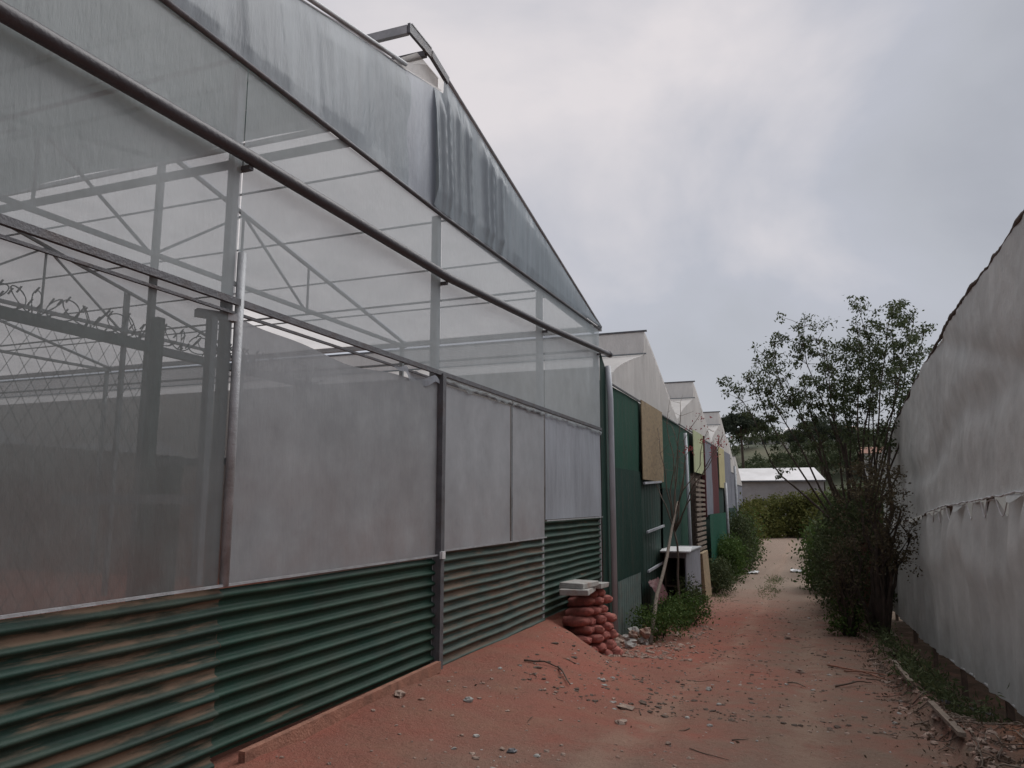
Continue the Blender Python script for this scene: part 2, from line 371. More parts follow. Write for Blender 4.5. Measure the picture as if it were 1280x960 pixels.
# ------------------------------------------------------------------ setting: ground, hill
def axis(a, b, c, d, fine, grow, lim0, lim1):
    xs = list(np.arange(b, c, fine)); s = fine; x = c
    while x < lim1: xs.append(x); s *= grow; x += s
    xs.append(lim1); s = fine; x = b
    pre = []
    while x > lim0: s *= grow; x -= s; pre.append(max(x, lim0))
    return pre[::-1] + xs
gx = axis(0, -3.7, 2.6, 0, .07, 1.22, -900, 900)
gy = [-900, -300, -100, -40, -15, -6, -2] + list(np.arange(0, 2.5, .25)); y = 2.5; st = .06
while y < 1500: gy.append(y); y += st; st = st*1.012 if y < 30 else st*1.12
g = MB(); nx = len(gx)
for yy in gy:
    for xx in gx: g.v.append((xx, yy, gz2(xx, yy)))
for j in range(len(gy)-1):
    for i in range(nx-1):
        q = j*nx+i; g.f.append((q, q+1, q+nx+1, q+nx))
g.build('ground', M['soil'], kind='structure', smooth=True)
def hz(x, y):
    base = 19*sstep(92, 175, y + .15*x)*(1 - .35*sstep(-10, -70, x))
    return -1.3 + base*(.75 + .35*nz(x*.012, y*.012)) + 1.2*nz(x*.05, y*.05)*sstep(95, 130, y)
h = MB()
h.grid(lambda a, b: (lambda x, y: (x, y, hz(x, y)))(-160 + 330*a, 92 + 260*b), 90, 60)
h.build('hill', M['hill'], kind='structure')

# ------------------------------------------------------------------ greenhouse one
XW = -3.5; YP = [.7, 3.96, 7.0, 10.36, 13.55]
ROOFZ = [(.4, 4.75), (6.95, 6.0)]
def ztop(y): return 4.62 + (y-.4)*(5.98-4.62)/6.55 if y <= 6.95 else 6.16 - (y-6.95)*(6.16-4.80)/6.65
G = thing('greenhouse', 'near plastic film greenhouse with corrugated green skirt, steel frame and grey gable film', 'greenhouse', (XW, 7, 0))
def corr(y0, y1, z0, z1, mat, x=XW, label=None, seed=0, parent=G, tilt=0.):
    m = MB(); pitch = .101; nseg = int((z1-z0)/pitch*12)
    def fn(a, b):
        z = z0 + (z1-z0)*b; ph = (z+.02)/pitch*2*math.pi
        w_ = 2*sstep(.05, .95, .5+.5*math.sin(ph)*1.0 - .12)**1.3 - 1
        y = y0 + (y1-y0)*a
        return (x + .020*w_ + .006*nz(y*1.3, z*2, seed) + .012*nz(y*.6, seed) + .010*sstep(.15, .5, nz(y*2.1, z*4, seed+20)), y, z + tilt*(a-.5) + .006*nz(y*1.1, seed+5))
    m.grid(fn, max(8, int((y1-y0)*9)), nseg)
    return m.build('corrugated_sheet', mat, parent, label)
corr(.7, 2.2, -.02, 1.07, M['corr_mud'], seed=1, label='muddy corrugated sheet')
corr(2.16, 4.00, -.02, 1.065, M['corr_mud'], XW+.008, seed=2, label='muddy corrugated sheet caked with brown soil')
corr(4.00, 7.0, .05, 1.055, M['corr_dark'], XW, seed=3, label='dark green corrugated sheet')
corr(7.0, 10.36, -.02, 1.10, M['corr_dusty'], XW, seed=4, label='dusty grey-green corrugated sheet')
corr(10.33, 13.5, .02, 1.33, M['corr_dark'], XW-.012, seed=5, label='taller dark green corrugated sheet')
# posts
for k, y in enumerate(YP):
    b = MB()
    if k == 1:
        b.tube([(XW+.035, y+.02, 1.08), (XW+.035, y+.02, 3.25)], .030, n=12)
        b.build('post', M['galv'], G)
        b = MB().bar((XW-.075, y+.02, -.05), (XW-.075, y+.02, 4.6), .055, .055)
    elif k == 2:
        b.bar((XW+.035, y, -.08), (XW+.035, y, 2.9), .075, .085)
        b.build('post', M['galvdark'], G)
        b = MB().bar((XW-.045, y, -.05), (XW-.045, y, 4.6), .075, .075)
    else:
        b.bar((XW-.05, y, -.05), (XW-.05, y, 4.65), .08, .08)
    b.build('post', M['galv'], G)
b = MB().box(XW+.07, XW+.10, 6.95, 7.02, 1.05, 1.12); b.build('bracket', M['plasticw'], G, 'small white plastic bracket')
b = MB().bar((XW-.02, 3.80, 1.1), (XW-.02, 3.80, 2.78), .05, .05); b.build('post', M['galv'], G)
b = MB().bar((XW-.1, 3.74, 2.80), (XW+.03, 3.98, 2.80), .06, .05); b.build('post_cap', M['galv'], G)
MB().bar((XW-.6, 3.3, 1.62), (XW-.05, 3.96, 1.62), .05, .06).build('brace', M['frame'], G)
# beam at 2.9 (two runs of lipped channel), film clamps
m = MB().bar((XW+.045, .7, 2.905), (XW+.045, 13.5, 2.905), .03, .045); m.build('beam', M['galvdark'], G)
m = MB().bar((XW+.03, .7, 2.83), (XW+.03, 10.3, 2.83), .02, .018); m.build('rail', M['galvdark'], G)
m = MB().bar((XW+.045, .7, 1.085), (XW+.045, 7.0, 1.085), .012, .016); m.build('rail', M['galv'], G)
m = MB().bar((XW+.045, 7.07, 1.12), (XW+.045, 10.34, 1.12), .012, .016); m.build('rail', M['galv'], G)
m = MB().bar((XW+.045, 10.36, 1.345), (XW+.045, 13.5, 1.345), .012, .016); m.build('rail', M['galv'], G)
# gutter line beam following the eave film clamp
m = MB().tube([(XW+.035, .4, 4.58), (XW+.035, 7, 4.60), (XW+.035, 10.4, 4.69), (XW+.035, 13.6, 4.77)], .022, n=6); m.build('eave_rail', M['galvdark'], G)
# roller pipe on brackets
pp = [(XW+.10, .4, 3.83), (XW+.10, 2, 3.86), (XW+.10, 3.96, 3.90), (XW+.10, 7, 3.92), (XW+.10, 10.3, 4.10), (XW+.10, 14.0, 4.37)]
sm = []
for i in range(len(pp)-1):
    for t in np.linspace(0, 1, 6, endpoint=False): sm.append(Vector(pp[i]).lerp(Vector(pp[i+1]), t))
sm.append(Vector(pp[-1]))
pipe = MB().tube(sm, .047, .047, 14).build('roller_pipe', M['pipe'], G)
MB().tube([(XW+.10, 13.93, 4.365), (XW+.10, 14.06, 4.375)], .06, n=12).build('end_cap', M['galvdark'], pipe)
for y in (3.96, 7.0, 10.3, 13.4):
    zz = float(np.interp(y, [p[1] for p in pp], [p[2] for p in pp]))
    MB().box(XW-.02, XW+.09, y-.02, y+.02, zz-.075, zz-.045).build('bracket', M['galvdark'], G)
# wall panels
def panel(y0, y1, zb, zt, mat, name='wall_film', x=XW+.02, amp=.012, label=None, nu=50, nv=24, parent=G, seed=0, vf=0.):
    """zb, zt: numbers or functions of y"""
    fb = zb if callable(zb) else (lambda y: zb); ft = zt if callable(zt) else (lambda y: zt)
    def fn(a, b):
        y = y0 + (y1-y0)*a; z = fb(y) + (ft(y)-fb(y))*b; e = min(1, 6*min(a, 1-a, b, 1-b))
        d = nz(y*.9, z*.9, seed)*amp + nz(y*3.2, z*.7, seed+9)*amp*.6 + vf*math.sin(y*9+seed+2*nz(y, z))*amp
        return (x + d*(.3+.7*e), y, z)
    return MB().grid(fn, nu, nv).build(name, mat, parent, label)
panel(.7, 3.94, 1.09, 2.90, M['netA'], 'wall_net', seed=1, label='thin see-through net panel')
panel(4.0, 6.95, 1.075, lambda y: 2.83 - .10*math.sin(math.pi*min(1, (y-4)/2.9))**.8 - .015*math.sin(y*5), M['netB'], 'wall_net', seed=2, label='grey net panel sagging open at its top edge', amp=.02)
panel(7.05, 9.0, 1.125, 2.80, M['netC'], 'wall_net', seed=3, vf=.3)
MB().bar((XW+.04, 9.02, 1.12), (XW+.04, 9.02, 2.8), .012, .012).build('seam', M['frame'], G)
panel(9.04, 10.33, 1.125, 2.82, M['netC'], 'wall_net', seed=4, vf=.3)
panel(10.38, 13.5, 1.36, 2.86, M['netD'], 'wall_film', seed=5, amp=.03, label='bluish wall film panel')
for i in range(4):
    panel(YP[i]+.0, YP[i+1]-.01, 2.93, lambda y: float(np.interp(y, [.4, 7, 10.4, 13.6], [4.56, 4.58, 4.67, 4.75])), M['wallfilm'], 'wall_film', seed=10+i, amp=.015, label='clear film of the upper wall')
for (ya, yb) in ((7.05, 9.0), (9.04, 10.33), (10.38, 13.5)):
    MB().grid(lambda a, b: (XW+.035+.025*abs(nz((ya+(yb-ya)*a)*9, b*3))+.01*math.sin(b*3.1), ya+(yb-ya)*a, 2.87-(.05+.04*nz(ya+(yb-ya)*a*2.3, 7))*b-.012*math.sin((ya+(yb-ya)*a)*23)*b), 90, 4).build('film_edge', M['wallfilm'], G, 'crumpled film edge clipped under the beam')
# torn top edge flap on panel B end
m = MB(); m.grid(lambda a, b: (XW+.03+.03*math.sin(a*9), 6.0+.95*a, 2.84-.10*b*math.sin(a*math.pi*.9)-.02*math.sin(a*20)), 20, 3); m.build('loose_flap', M['netD'], G)
# gable film with hanging folds, in several lengths
def gable(y0, y1, mat, fold, seed, label=None, sag=0.):
    def fn(a, b):
        y = y0 + (y1-y0)*a; z0 = float(np.interp(y, [.4, 7, 10.4, 13.6], [4.60, 4.62, 4.71, 4.79])); z1 = ztop(y)-.015 - sag*math.sin(a*math.pi)
        z1 = max(z1, z0+.004); z = z0 + (z1-z0)*b
        yy = y + (b-.5)*.10*math.sin(seed)
        k = .6*nz(yy*1.7, z*.7, seed) + .30*nz(yy*5, z*.8, seed+4) + fold*(1-abs(nz(yy*4.2+.35*z, z*.08, seed+2)))**4*1.3 + .5*fold*(1-abs(nz(yy*8+.6*z, z*.10, seed+6)))**3
        ed = min(1, 5*(1-b), .3+5*b)
        return (XW + .03 + .004*seed + .035*k*ed + .02*math.sin(b*math.pi)*nz(y*.7, seed), y, z)
    return MB().grid(fn, max(20, int((y1-y0)*60)), 44).build('gable_film', mat, G, label)
gable(.7, 6.22, M['gable'], .15, 1)
gable(6.12, 6.80, M['gable2'], .05, 2, 'paler strip of gable film')
gable(6.72, 8.62, M['gable'], 1.5, 3, 'gable film hanging in deep vertical folds')
gable(8.5, 10.4, M['gable'], .5, 4)
gable(10.32, 13.6, M['gable'], .2, 5)
MB().grid(lambda a, b: (XW-.03, 2+11.4*a, 4.62 + (ztop(2+11.4*a)-.10-4.62)*b), 60, 3).build('gable_film', M['gable'], G, 'backing film added to block light between the gable lengths')  # backing layer added to stop a pale line of light at the joints
# roof sheets: length along -X, in bays of 4 m between frames
XF = [XW - 4*k for k in range(0, 9)]
def roofsheet(y0, y1, mat, xa, xb, dz=0, name='roof_film', n=8):
    def fn(a, b):
        y = y0 + (y1-y0)*a; x = xa + (xb-xa)*b
        return (x, y, ztop(y) + dz + .012*nz(x*1.2, y*1.2) - .02*math.sin(a*math.pi*4)**2)
    return MB().grid(fn, 24, n).build(name, mat, G)
for k in range(len(XF)-1):
    xa = XF[k] + (.05 if k == 0 else -.01); xb = XF[k+1] + .01
    roofsheet(.4, 6.9, M['roof'], xa, xb); roofsheet(6.96, 13.6, M['roof'], xa, xb, .01)
# ridge vent: overhanging frame above the left slope
V = MB(); V.bar((XW+.03, 6.16, 6.23), (XW-9, 6.16, 6.23), .05, .09); V.build('vent_rail', M['galv'], G)
V = MB(); V.bar((XW+.03, 6.55, 6.20), (XW-9, 6.55, 6.20), .05, .06); V.build('vent_rail', M['galvdark'], G)
V = MB(); V.bar((XW+.05, 6.14, 6.24), (XW+.05, 6.62, 6.24), .03, .10); V.bar((XW+.05, 6.62, 6.24), (XW+.05, 7.02, 6.15), .04, .08); V.build('vent_frame', M['galvdark'], G)
MB().bar((XW+.055, 6.18, 6.30), (XW+.055, 6.60, 6.29), .03, .012).build('vent_frame', M['galv'], G)
m = MB(); m.grid(lambda a, b: (XW-.02-3.2*b, 6.45+.5*a, 6.17-.01*a-.03*math.sin(b*9)), 6, 12); m.build('vent_film', M['whitefilm'], G)
def vf(a, b):
    y = 6.25+.70*a; z0 = ztop(min(y, 6.94))-.10; z1 = 5.95+.22*min(1, a*1.6); return (XW-.03, y, z0 + (z1-z0)*b)
MB().grid(vf, 8, 4).build('vent_film', M['whitefilm'], G)
MB().tube([(XW+.05, y, ztop(y)+.02) for y in np.linspace(.4, 6.1, 12)], .022, n=6).build('rafter', M['galv'], G)
MB().tube([(XW+.05, y, ztop(y)+.02) for y in np.linspace(7.0, 13.6, 12)], .022, n=6).build('rafter', M['galv'], G)
MB().bar((XW+.05, 13.6, 4.80), (XW-28, 13.6, 4.80), .14, .10).build('gutter', M['galv'], G)
# inner frames
for k, x in enumerate(XF[1:]):
    m = MB().bar((x, .5, 4.62), (x, 13.5, 4.72), .055, .055); m.build('truss_chord', M['frame'], G)
    m = MB().bar((x, .5, ztop(.5)-.06), (x, 6.92, ztop(6.9)-.06), .045, .045); m.build('rafter', M['frame'], G)
    m = MB().bar((x, 6.96, ztop(7)-.06), (x, 13.55, ztop(13.5)-.06), .045, .045); m.build('rafter', M['frame'], G)
    for (ya, yb) in ((3.9, 5.4), (7.0, 5.4), (7.0, 8.6), (10.2, 8.6)):
        za = 4.65; zb = ztop(yb)-.08
        MB().bar((x, ya, za), (x, yb, zb), .03, .03).build('truss_web', M['frame'], G)
    for yk in (3.9, 5.4, 8.6, 10.2): MB().bar((x, yk, 4.67), (x, yk, ztop(yk)-.08), .028, .028).build('truss_web', M['frame'], G)
    for yk in ((.6, 7.1, 13.45) if k % 2 == 0 else (.6, 10.3, 13.45)):
        MB().bar((x-.05, yk, -.02), (x-.05, yk, ztop(yk)-.08), .07, .07).build('column', M['frame'], G)
for i, y in enumerate((1.7, 3.0, 4.3, 5.6, 8.2, 9.5, 10.8, 12.1)):
    MB().bar((XW-.06, y, ztop(y)-.04), (XF[-1], y, ztop(y)-.04), .022, .022).build('purlin', M['frame'], G)
MB().bar((XW-.06, 6.95, 5.62), (XF[-1], 6.95, 5.62), .06, .09).build('purlin', M['frame'], G)
MB().bar((XW-.06, 7.0, 5.86), (XF[-1], 7.0, 5.86), .05, .05).build('purlin', M['galv'], G)
for y in (3.9, 10.2): MB().bar((XW-.06, y, 4.63), (XF[-1], y, 4.63), .025, .025).build('purlin', M['frame'], G)
# thin support wires under the dark screen
for i in range(9):
    y = .9 + i*.62
    MB().tube([(XW-.1, y, ztop(y)-.20), (XF[-1], y, ztop(y)-.20)], .006, n=4).build('support_wire', M['galv'], G)
# inside far wall and ends
far_wall = lambda a, b: (XW - 28*a, 13.62+.03*nz(a*40, b*3), -.9+4.98*b)
MB().grid(far_wall, 90, 10).build('inner_wall_net', M['farnet'], G)
MB().bar((XW-.1, 13.56, 4.38), (XW-28, 13.56, 4.38), .03, .04).build('rail', M['frame'], G)
MB().grid(lambda a, b: (XF[-1]-.05, .4+13.2*a, -.1+4.7*b), 20, 8).build('inner_wall_net', M['farnet'], G)
MB().grid(lambda a, b: (XW-32*a, .38, -.1+4.7*b), 20, 8).build('inner_wall_net', M['farnet'], G)
# plank at the foot of the skirt
m = MB().bar((XW+.14, 4.1, gz(-3.36, 4.1)+.03), (XW+.10, 6.9, gz(-3.4, 6.9)+.05), .05, .10); m.build('wooden_plank', M['woodred'], None, 'long soil-stained board lying along the foot of the corrugated skirt', 'plank')

# shade screen, drawn under the near slope
m = MB(); m.grid(lambda a, b: (XW-.12 - 27.5*b, .6+6.2*a, ztop(.6+6.2*a)-.17-.02*math.sin(b*60)), 14, 60)
m.build('shade_screen', M['roofdark'], None, 'dark green-grey shade screen drawn under the near roof slope inside the greenhouse', 'shade screen')

# inner chain link fence with razor wire
FX = -4.6
fz = thing('chain_link_fence', 'green chain-link fence topped by razor wire behind the film of the near greenhouse', 'fence', (FX, 3, 0))
MB().bar((FX, .7, 2.76), (FX, 4.38, 2.76), .06, .07).build('rail', M['greend'], fz)
MB().bar((FX, 4.40, 2.75), (FX, 6.6, 2.75), .05, .06).build('rail', M['frame'], fz, 'bare grey rail')
for y in (.9, 4.4): MB().bar((FX, y, 0), (FX, y, 3.0 if y > 2 else 2.76), .07, .07).build('post', M['greend'], fz)
MB().box(FX-.05, FX+.08, 4.5, 4.66, .9, 1.95).build('gate_box', M['greend'], fz)
MB().bar((FX, 4.5, 1.90), (FX+.9, 4.6, 1.90), .045, .05).build('rail', M['frame'], fz)
m = MB(); y0, y1, z0, z1 = .9, 4.36, .15, 2.72; hh = z1-z0
for k in range(-30, 48):
    for sg in (1, -1):
        ya = y0 + k*.115
        a_ = [ya, z0] if sg == 1 else [ya, z1]; b_ = [ya+hh*.62, z1] if sg == 1 else [ya+hh*.62, z0]
        t0 = max(0, (y0-a_[0])/(b_[0]-a_[0])); t1 = min(1, (y1-a_[0])/(b_[0]-a_[0]))
        if t1 <= t0: continue
        P = lambda t: (FX+.004*sg, a_[0]+(b_[0]-a_[0])*t, a_[1]+(b_[1]-a_[1])*t)
        m.tube([P(t0), P(t1)], .0022, n=3, cap=False)
m.build('wire_mesh', M['greend'], fz, kind='stuff')
m = MB(); pts = []
for i in range(1400):
    t = i/1400; th = t*2*math.pi*44
    pts.append((FX+.06*math.cos(th)+.02*nz(t*60), 1.0+5.5*t+.05*math.sin(th*1.3), 2.87+.075*math.sin(th)+.02*nz(t*40, 2)))
m.tube(pts, .0045, n=4)
for i in range(0, 1400, 9):
    p = Vector(pts[i]); m.bar(p-Vector((.02, .01, .015)), p+Vector((.02, -.01, .02)), .012, .004)
m.build('razor_wire', M['galvdark'], fz)

# ------------------------------------------------------------------ the row of sawtooth greenhouses beyond
def vsheet(y0, y1, z0, z1, mat, name, parent, x=XW+.02, pitch=.09, amp=.008, label=None, lean=0, tilt=0.):
    """upright ribbed sheet"""
    n = max(8, int((y1-y0)/pitch*6))
    def fn(a, b):
        y = y0 + (y1-y0)*a; z = z0 + (z1-z0)*b + tilt*(a-.5)*(b)
        return (x + amp*math.sin(y/pitch*2*math.pi) + .02*nz(y*.8, z*.8) + lean*(1-b), y, z)
    return MB().grid(fn, n, 4).build(name, mat, parent, label)
def flat(y0, y1, z0, z1, mat, name, parent, x=XW+.04, t=.02, label=None):
    return MB().box(x-t/2, x+t/2, y0, y1, z0, z1).build(name, mat, parent, label)
Y0 = 14.2; W = 8.2
labels = ['white-roofed sawtooth greenhouse with dark green front and plywood panel beside the grey pipe',
          'second white sawtooth greenhouse with patched front behind the leaning pole',
          'third white sawtooth greenhouse with maroon, yellow and grey sheets over bright green',
          'fourth white sawtooth greenhouse with yellow patch over green skirt',
          'last and farthest white sawtooth greenhouse of the row']
BAY = []
XBAY = [XW, XW, XW-.04, XW-.50, XW-.85]; DZ = [0, 0, -.12, -.60, -1.12]
for k in range(5):
    ya = Y0 + W*k; yr = ya + 3.35; yb = ya + W - .06; dz = DZ[k]; XB = XBAY[k]; zg = 4.0+dz; zr = 5.0+dz; zv = 5.58+dz
    B = thing('sawtooth_greenhouse', labels[k], 'greenhouse', (XB, ya + W/2, prof(ya)), 'row of white sawtooth greenhouses'); BAY.append(B)
    xe = XB-26
    # left slope, vent face, right slope
    m = MB().grid(lambda a, b: (XB+.06 + (xe-XB)*b, ya + (yr-ya)*a, zg + (zr-zg)*(a**.8) + .02*nz(b*60, a*4)), 6, 40); m.build('roof_film', M['whitefilm'], B)
    m = MB().grid(lambda a, b: (XB+.06 + (xe-XB)*b, yr+.12*a, zr+.02 + (zv-zr-.02)*a), 4, 20); m.build('vent_film', M['whitefilm'], B)
    m = MB().grid(lambda a, b: (XB+.06 + (xe-XB)*b, yr+.13 + (yb-yr-.13)*a, zv+.01 - (zv-zg+.12)*(a**1.12) + .02*nz(b*60, a*4, 3)), 8, 40); m.build('roof_film', M['whitefilm'], B)
    MB().bar((XB+.12, yr+.12, zv+.02), (xe, yr+.12, zv+.02), .05, .04).build('ridge_rail', M['galvdark'], B)
    MB().bar((XB+.12, yr-.02, zr+.03), (xe, yr-.02, zr+.03), .04, .03).build('ridge_rail', M['frame'], B)
    # gable end
    def gt(y):
        if y < yr: return zg + (zr-zg)*(((y-ya)/(yr-ya))**.8)
        return zv - (zv-zg+.12)*(((y-yr)/(yb-yr))**1.12) if y > yr+.1 else zr + (zv-zr)*(y-yr)/.1
    gb = 3.84+dz
    def gf(a, b):
        y = ya + (yb-ya)*a; zt_ = max(gt(y)-.01, gb+.01)
        return (XB+.05+.02*nz(y*3, b*2, k)+.012*math.sin(y*14)*b, y, gb + (zt_-gb)*b)
    MB().grid(gf, 60, 6).build('gable_film', M['whitefilm'], B)
    MB().bar((XB+.07, ya, 3.84+dz), (XB+.07, yb, 3.80+dz), .03, .03).build('rail', M['galvdark'], B)
    # rear wall to close it; dark sheet added to block light through front seams
    MB().box(xe-.05, xe, ya, yb, -1.3, 3.9+dz).build('rear_wall', M['farnet'], B)
    MB().box(XB-.16, XB-.12, ya-.1, yb+.1, -1.3, 3.9+dz).build('added_light_block', M['greend'], B)
b0 = BAY[0]; g0 = -1.3
MB().quad((XW+.01, 13.60, -.9), (XW+.06, 13.80, -.95), (XW+.06, 13.80, 4.1), (XW+.01, 13.60, 4.4)).quad((XW+.06, 13.80, -.95), (XW+.03, 14.25, -.95), (XW+.03, 14.25, 4.1), (XW+.06, 13.80, 4.1)).build('corner_sheet', M['greend'], b0)
vsheet(14.2, 16.85, 2.25, 3.82, M['green'], 'green_sheet', b0, x=XW+.03)
vsheet(14.2, 16.85, -.1, 2.26, M['greend'], 'green_sheet', b0, x=XW+.055)
vsheet(14.3, 16.4, -1.1, .15, M['greengrey'], 'skirt_sheet', b0, x=XW+.10, pitch=.2, amp=.01, label='faded grey-green sheet piece')
flat(16.87, 19.45, 2.10, 3.86, M['ply'], 'plywood_panel', b0, x=XW+.10)
vsheet(16.87, 19.4, -1.0, 2.08, M['greend'], 'door_sheet', b0, x=XW+.02, pitch=.3)
for (ya, yb, z) in ((17.0, 19.1, 2.02), (17.2, 19.3, .95), (17.2, 19.5, .10)): MB().bar((XW+.10, ya, z), (XW+.10, yb, z+.08), .04, .05).build('crossbar', M['pvc'], b0)
vsheet(19.47, 22.3, 1.95, 3.82, M['green'], 'green_sheet', b0, x=XW+.03)
vsheet(19.47, 22.3, -.2, 1.96, M['greend'], 'green_sheet', b0, x=XW+.05)
vsheet(19.47, 20.5, -1.15, -.2, M['greend'], 'green_sheet', b0, x=XW+.06)
b1 = BAY[1]
vsheet(22.4, 24.6, .3, 3.82, M['green'], 'green_sheet', b1)
vsheet(22.4, 24.6, -1.2, .32, M['wooddark'], 'board_sheet', b1, x=XW+.05)
flat(24.9, 27.3, 2.55, 3.9, M['palegreen'], 'patch_panel', b1, x=XW+.12)
flat(24.7, 27.5, -1.2, 2.53, M['wooddark'], 'backing_board', b1, x=XW-.02)
for i in range(22):
    z = -.95 + i*.155
    MB().bar((XW+.16, 24.7, z), (XW+.16, 26.9, z), .05, .085).build('slat', M['wood'], b1)
vsheet(27.55, 30.2, 1.15, 3.84, M['greysheet'], 'grey_sheet', b1, x=XW+.06)
MB().bar((XW+.1, 27.5, 1.1), (XW+.1, 27.5, 3.9), .12, .12).build('post', M['maroon'], b1)
vsheet(27.0, 30.5, -1.25, 1.2, M['greenb'], 'green_sheet', b1, x=XW+.30)
b2 = BAY[2]
vsheet(30.3, 32.3, 1.1, 3.84, M['maroon'], 'maroon_sheet', b2, x=XW+.06)
vsheet(30.5, 32.4, -1.25, 1.2, M['greenb'], 'green_sheet', b2, x=XW+.30)
flat(32.4, 34.6, 2.2, 3.86, M['yellow'], 'patch_panel', b2, x=XW+.10)
vsheet(32.4, 34.6, -.9, 2.2, M['greend'], 'green_sheet', b2, x=XW)
vsheet(34.7, 37.9, 1.3, 3.84, M['greysheet'], 'grey_sheet', b2, x=XW+.06)
vsheet(34.7, 38.7, -1.25, 1.35, M['greend'], 'green_sheet', b2, x=XW+.1)
MB().tube([(XW+.35, 32.7, -1.2), (XW+.30, 32.7, 2.4)], .06, n=8).build('post', M['galv'], b2)
MB().tube([(XW+.30, 37.9, -1.2), (XW+.25, 37.9, 3.3)], .06, n=8).build('post', M['galv'], b2)
b3 = BAY[3]
flat(38.8, 41.5, 1.7, 3.26, M['yellow'], 'patch_panel', b3, x=XW-.40)
vsheet(41.6, 46.9, 1.3, 3.24, M['greysheet'], 'grey_sheet', b3, x=XW-.44)
vsheet(38.8, 46.9, -1.25, 1.8, M['greend'], 'green_sheet', b3, x=XW-.48)
vsheet(Y0+W*4, Y0+W*5-.1, -1.25, 1.4, M['greend'], 'green_sheet', BAY[4], x=XBAY[4]+.02)
vsheet(Y0+W*4, Y0+W*5-.1, 1.4, 2.72, M['greysheet'], 'wall_sheet', BAY[4], x=XBAY[4]+.05)
dp_ = MB().tube([(XW+.15, 13.85, -.95), (XW+.14, 13.85, 3.5), (XW+.10, 13.86, 4.12)], .055, n=12)
dp_.build('downpipe', M['pvc'], b0, 'pale grey plastic downpipe')
MB().tube([(XW+.26, 22.7, -1.1), (XW+.20, 22.7, 3.6)], .05, n=10).build('downpipe', M['pvc'], b1, 'pale grey plastic downpipe')

# ------------------------------------------------------------------ right-hand net house
XR = 2.0
RP = [(6.0, 4.62), (7.0, 4.42), (8.06, 4.27), (9.2, 4.20), (10.6, 4.22), (12.2, 4.20), (14.0, 4.04), (16.5, 3.86), (19, 3.62), (21.5, 3.35), (23.7, 3.10), (25.4, 2.86)]
top = lambda y: float(np.interp(y, [p[0] for p in RP], [p[1] for p in RP])) + .03*nz(y*2.3)
bot = lambda y: float(np.interp(y, [5, 7, 10, 16, 25.6], [-.28, -.40, -.60, -1.02, -1.42])) + .03*nz(y*1.7, 4)
tear = lambda y: float(np.interp(y, [5, 9.08, 14, 19, 25.6], [1.74, 1.69, 1.52, 1.22, .86])) + .025*nz(y*3, 8)
RN = thing('net_house', 'right-hand greenhouse wrapped in pale grey torn insect netting above a dark gap', 'greenhouse', (XR, 15, -1))
def rn_up(a, b):
    y = 4.5 + 21.1*a; z = tear(y) + (top(y)-tear(y))*b
    d = .05*nz(y*.7, z*.8) + .03*nz(y*1.6+z*.8, z*.9, 3) + .014*nz(y*6, z*5, 5) + .07*math.exp(-((z-2.7+.10*(y-12)+.15*math.sin(y*.9))**2)*14) + .05*math.exp(-((z-3.5-.25*(y-11))**2)*30)*(1 if y < 15 else 0)
    return (XR + d - .04*math.exp(-b*20), y, z)
MB().grid(rn_up, 420, 60).build('netting', M['net_right'], RN, 'upper netting sheet')
def rn_lo(a, b):
    y = 4.5 + 21.1*a; gap = .012 + (.20 if 8.5 < y < 15 else .06)*max(0, math.sin(y*5.3+1.5*math.sin(y*1.7)))**1.5
    z1 = tear(y) - gap; z = bot(y) + (z1-bot(y))*b
    d = .05*nz(y*1.1, z*.5, 7) + .05*(abs(math.sin(y*1.5+1.2*nz(y*.8, z*.4)))**6)*(1-.6*b) + .04*(abs(math.sin(y*3.7+2*nz(y*.8, z*.4, 8)))**5) + .05*math.exp(-((b-.72+.1*math.sin(y*1.3))**2)*60) + .02*nz(y*6, z*1.2, 9) - .05*math.exp(-(1-b)*14)
    return (XR - .01 - d, y, z)
MB().grid(rn_lo, 420, 44).build('netting', M['net_right'], RN, 'lower netting sheet')
def rim(a, b):
    y = 7.6 + 8.4*a; gap = .012 + .20*max(0, math.sin(y*5.3+1.5*math.sin(y*1.7)))**1.5; th = b*2*math.pi; rr = .006 + .012*abs(nz(y*2.7, 4))
    return (XR + .02 + rr*math.cos(th) - .03, y, tear(y) - gap + rr*math.sin(th))
MB().grid(rim, 260, 6).build('torn_rim', M['plasticw'], RN)
MB().grid(lambda a, b: (XR - .055 + .012*math.cos(b*6.283), 7.6+8.4*a, tear(7.6+8.4*a) + .012 + .010*math.sin(b*6.283) + .012*nz((7.6+8.4*a)*6, 2)), 200, 6).build('torn_rim', M['plasticw'], RN)
def hem(a, b):
    y = 4.5 + 21.1*a; th = b*2*math.pi; return (XR + .018*math.cos(th), y, bot(y) + .018*math.sin(th))
MB().grid(hem, 140, 6).build('hem', M['plasticw'], RN)
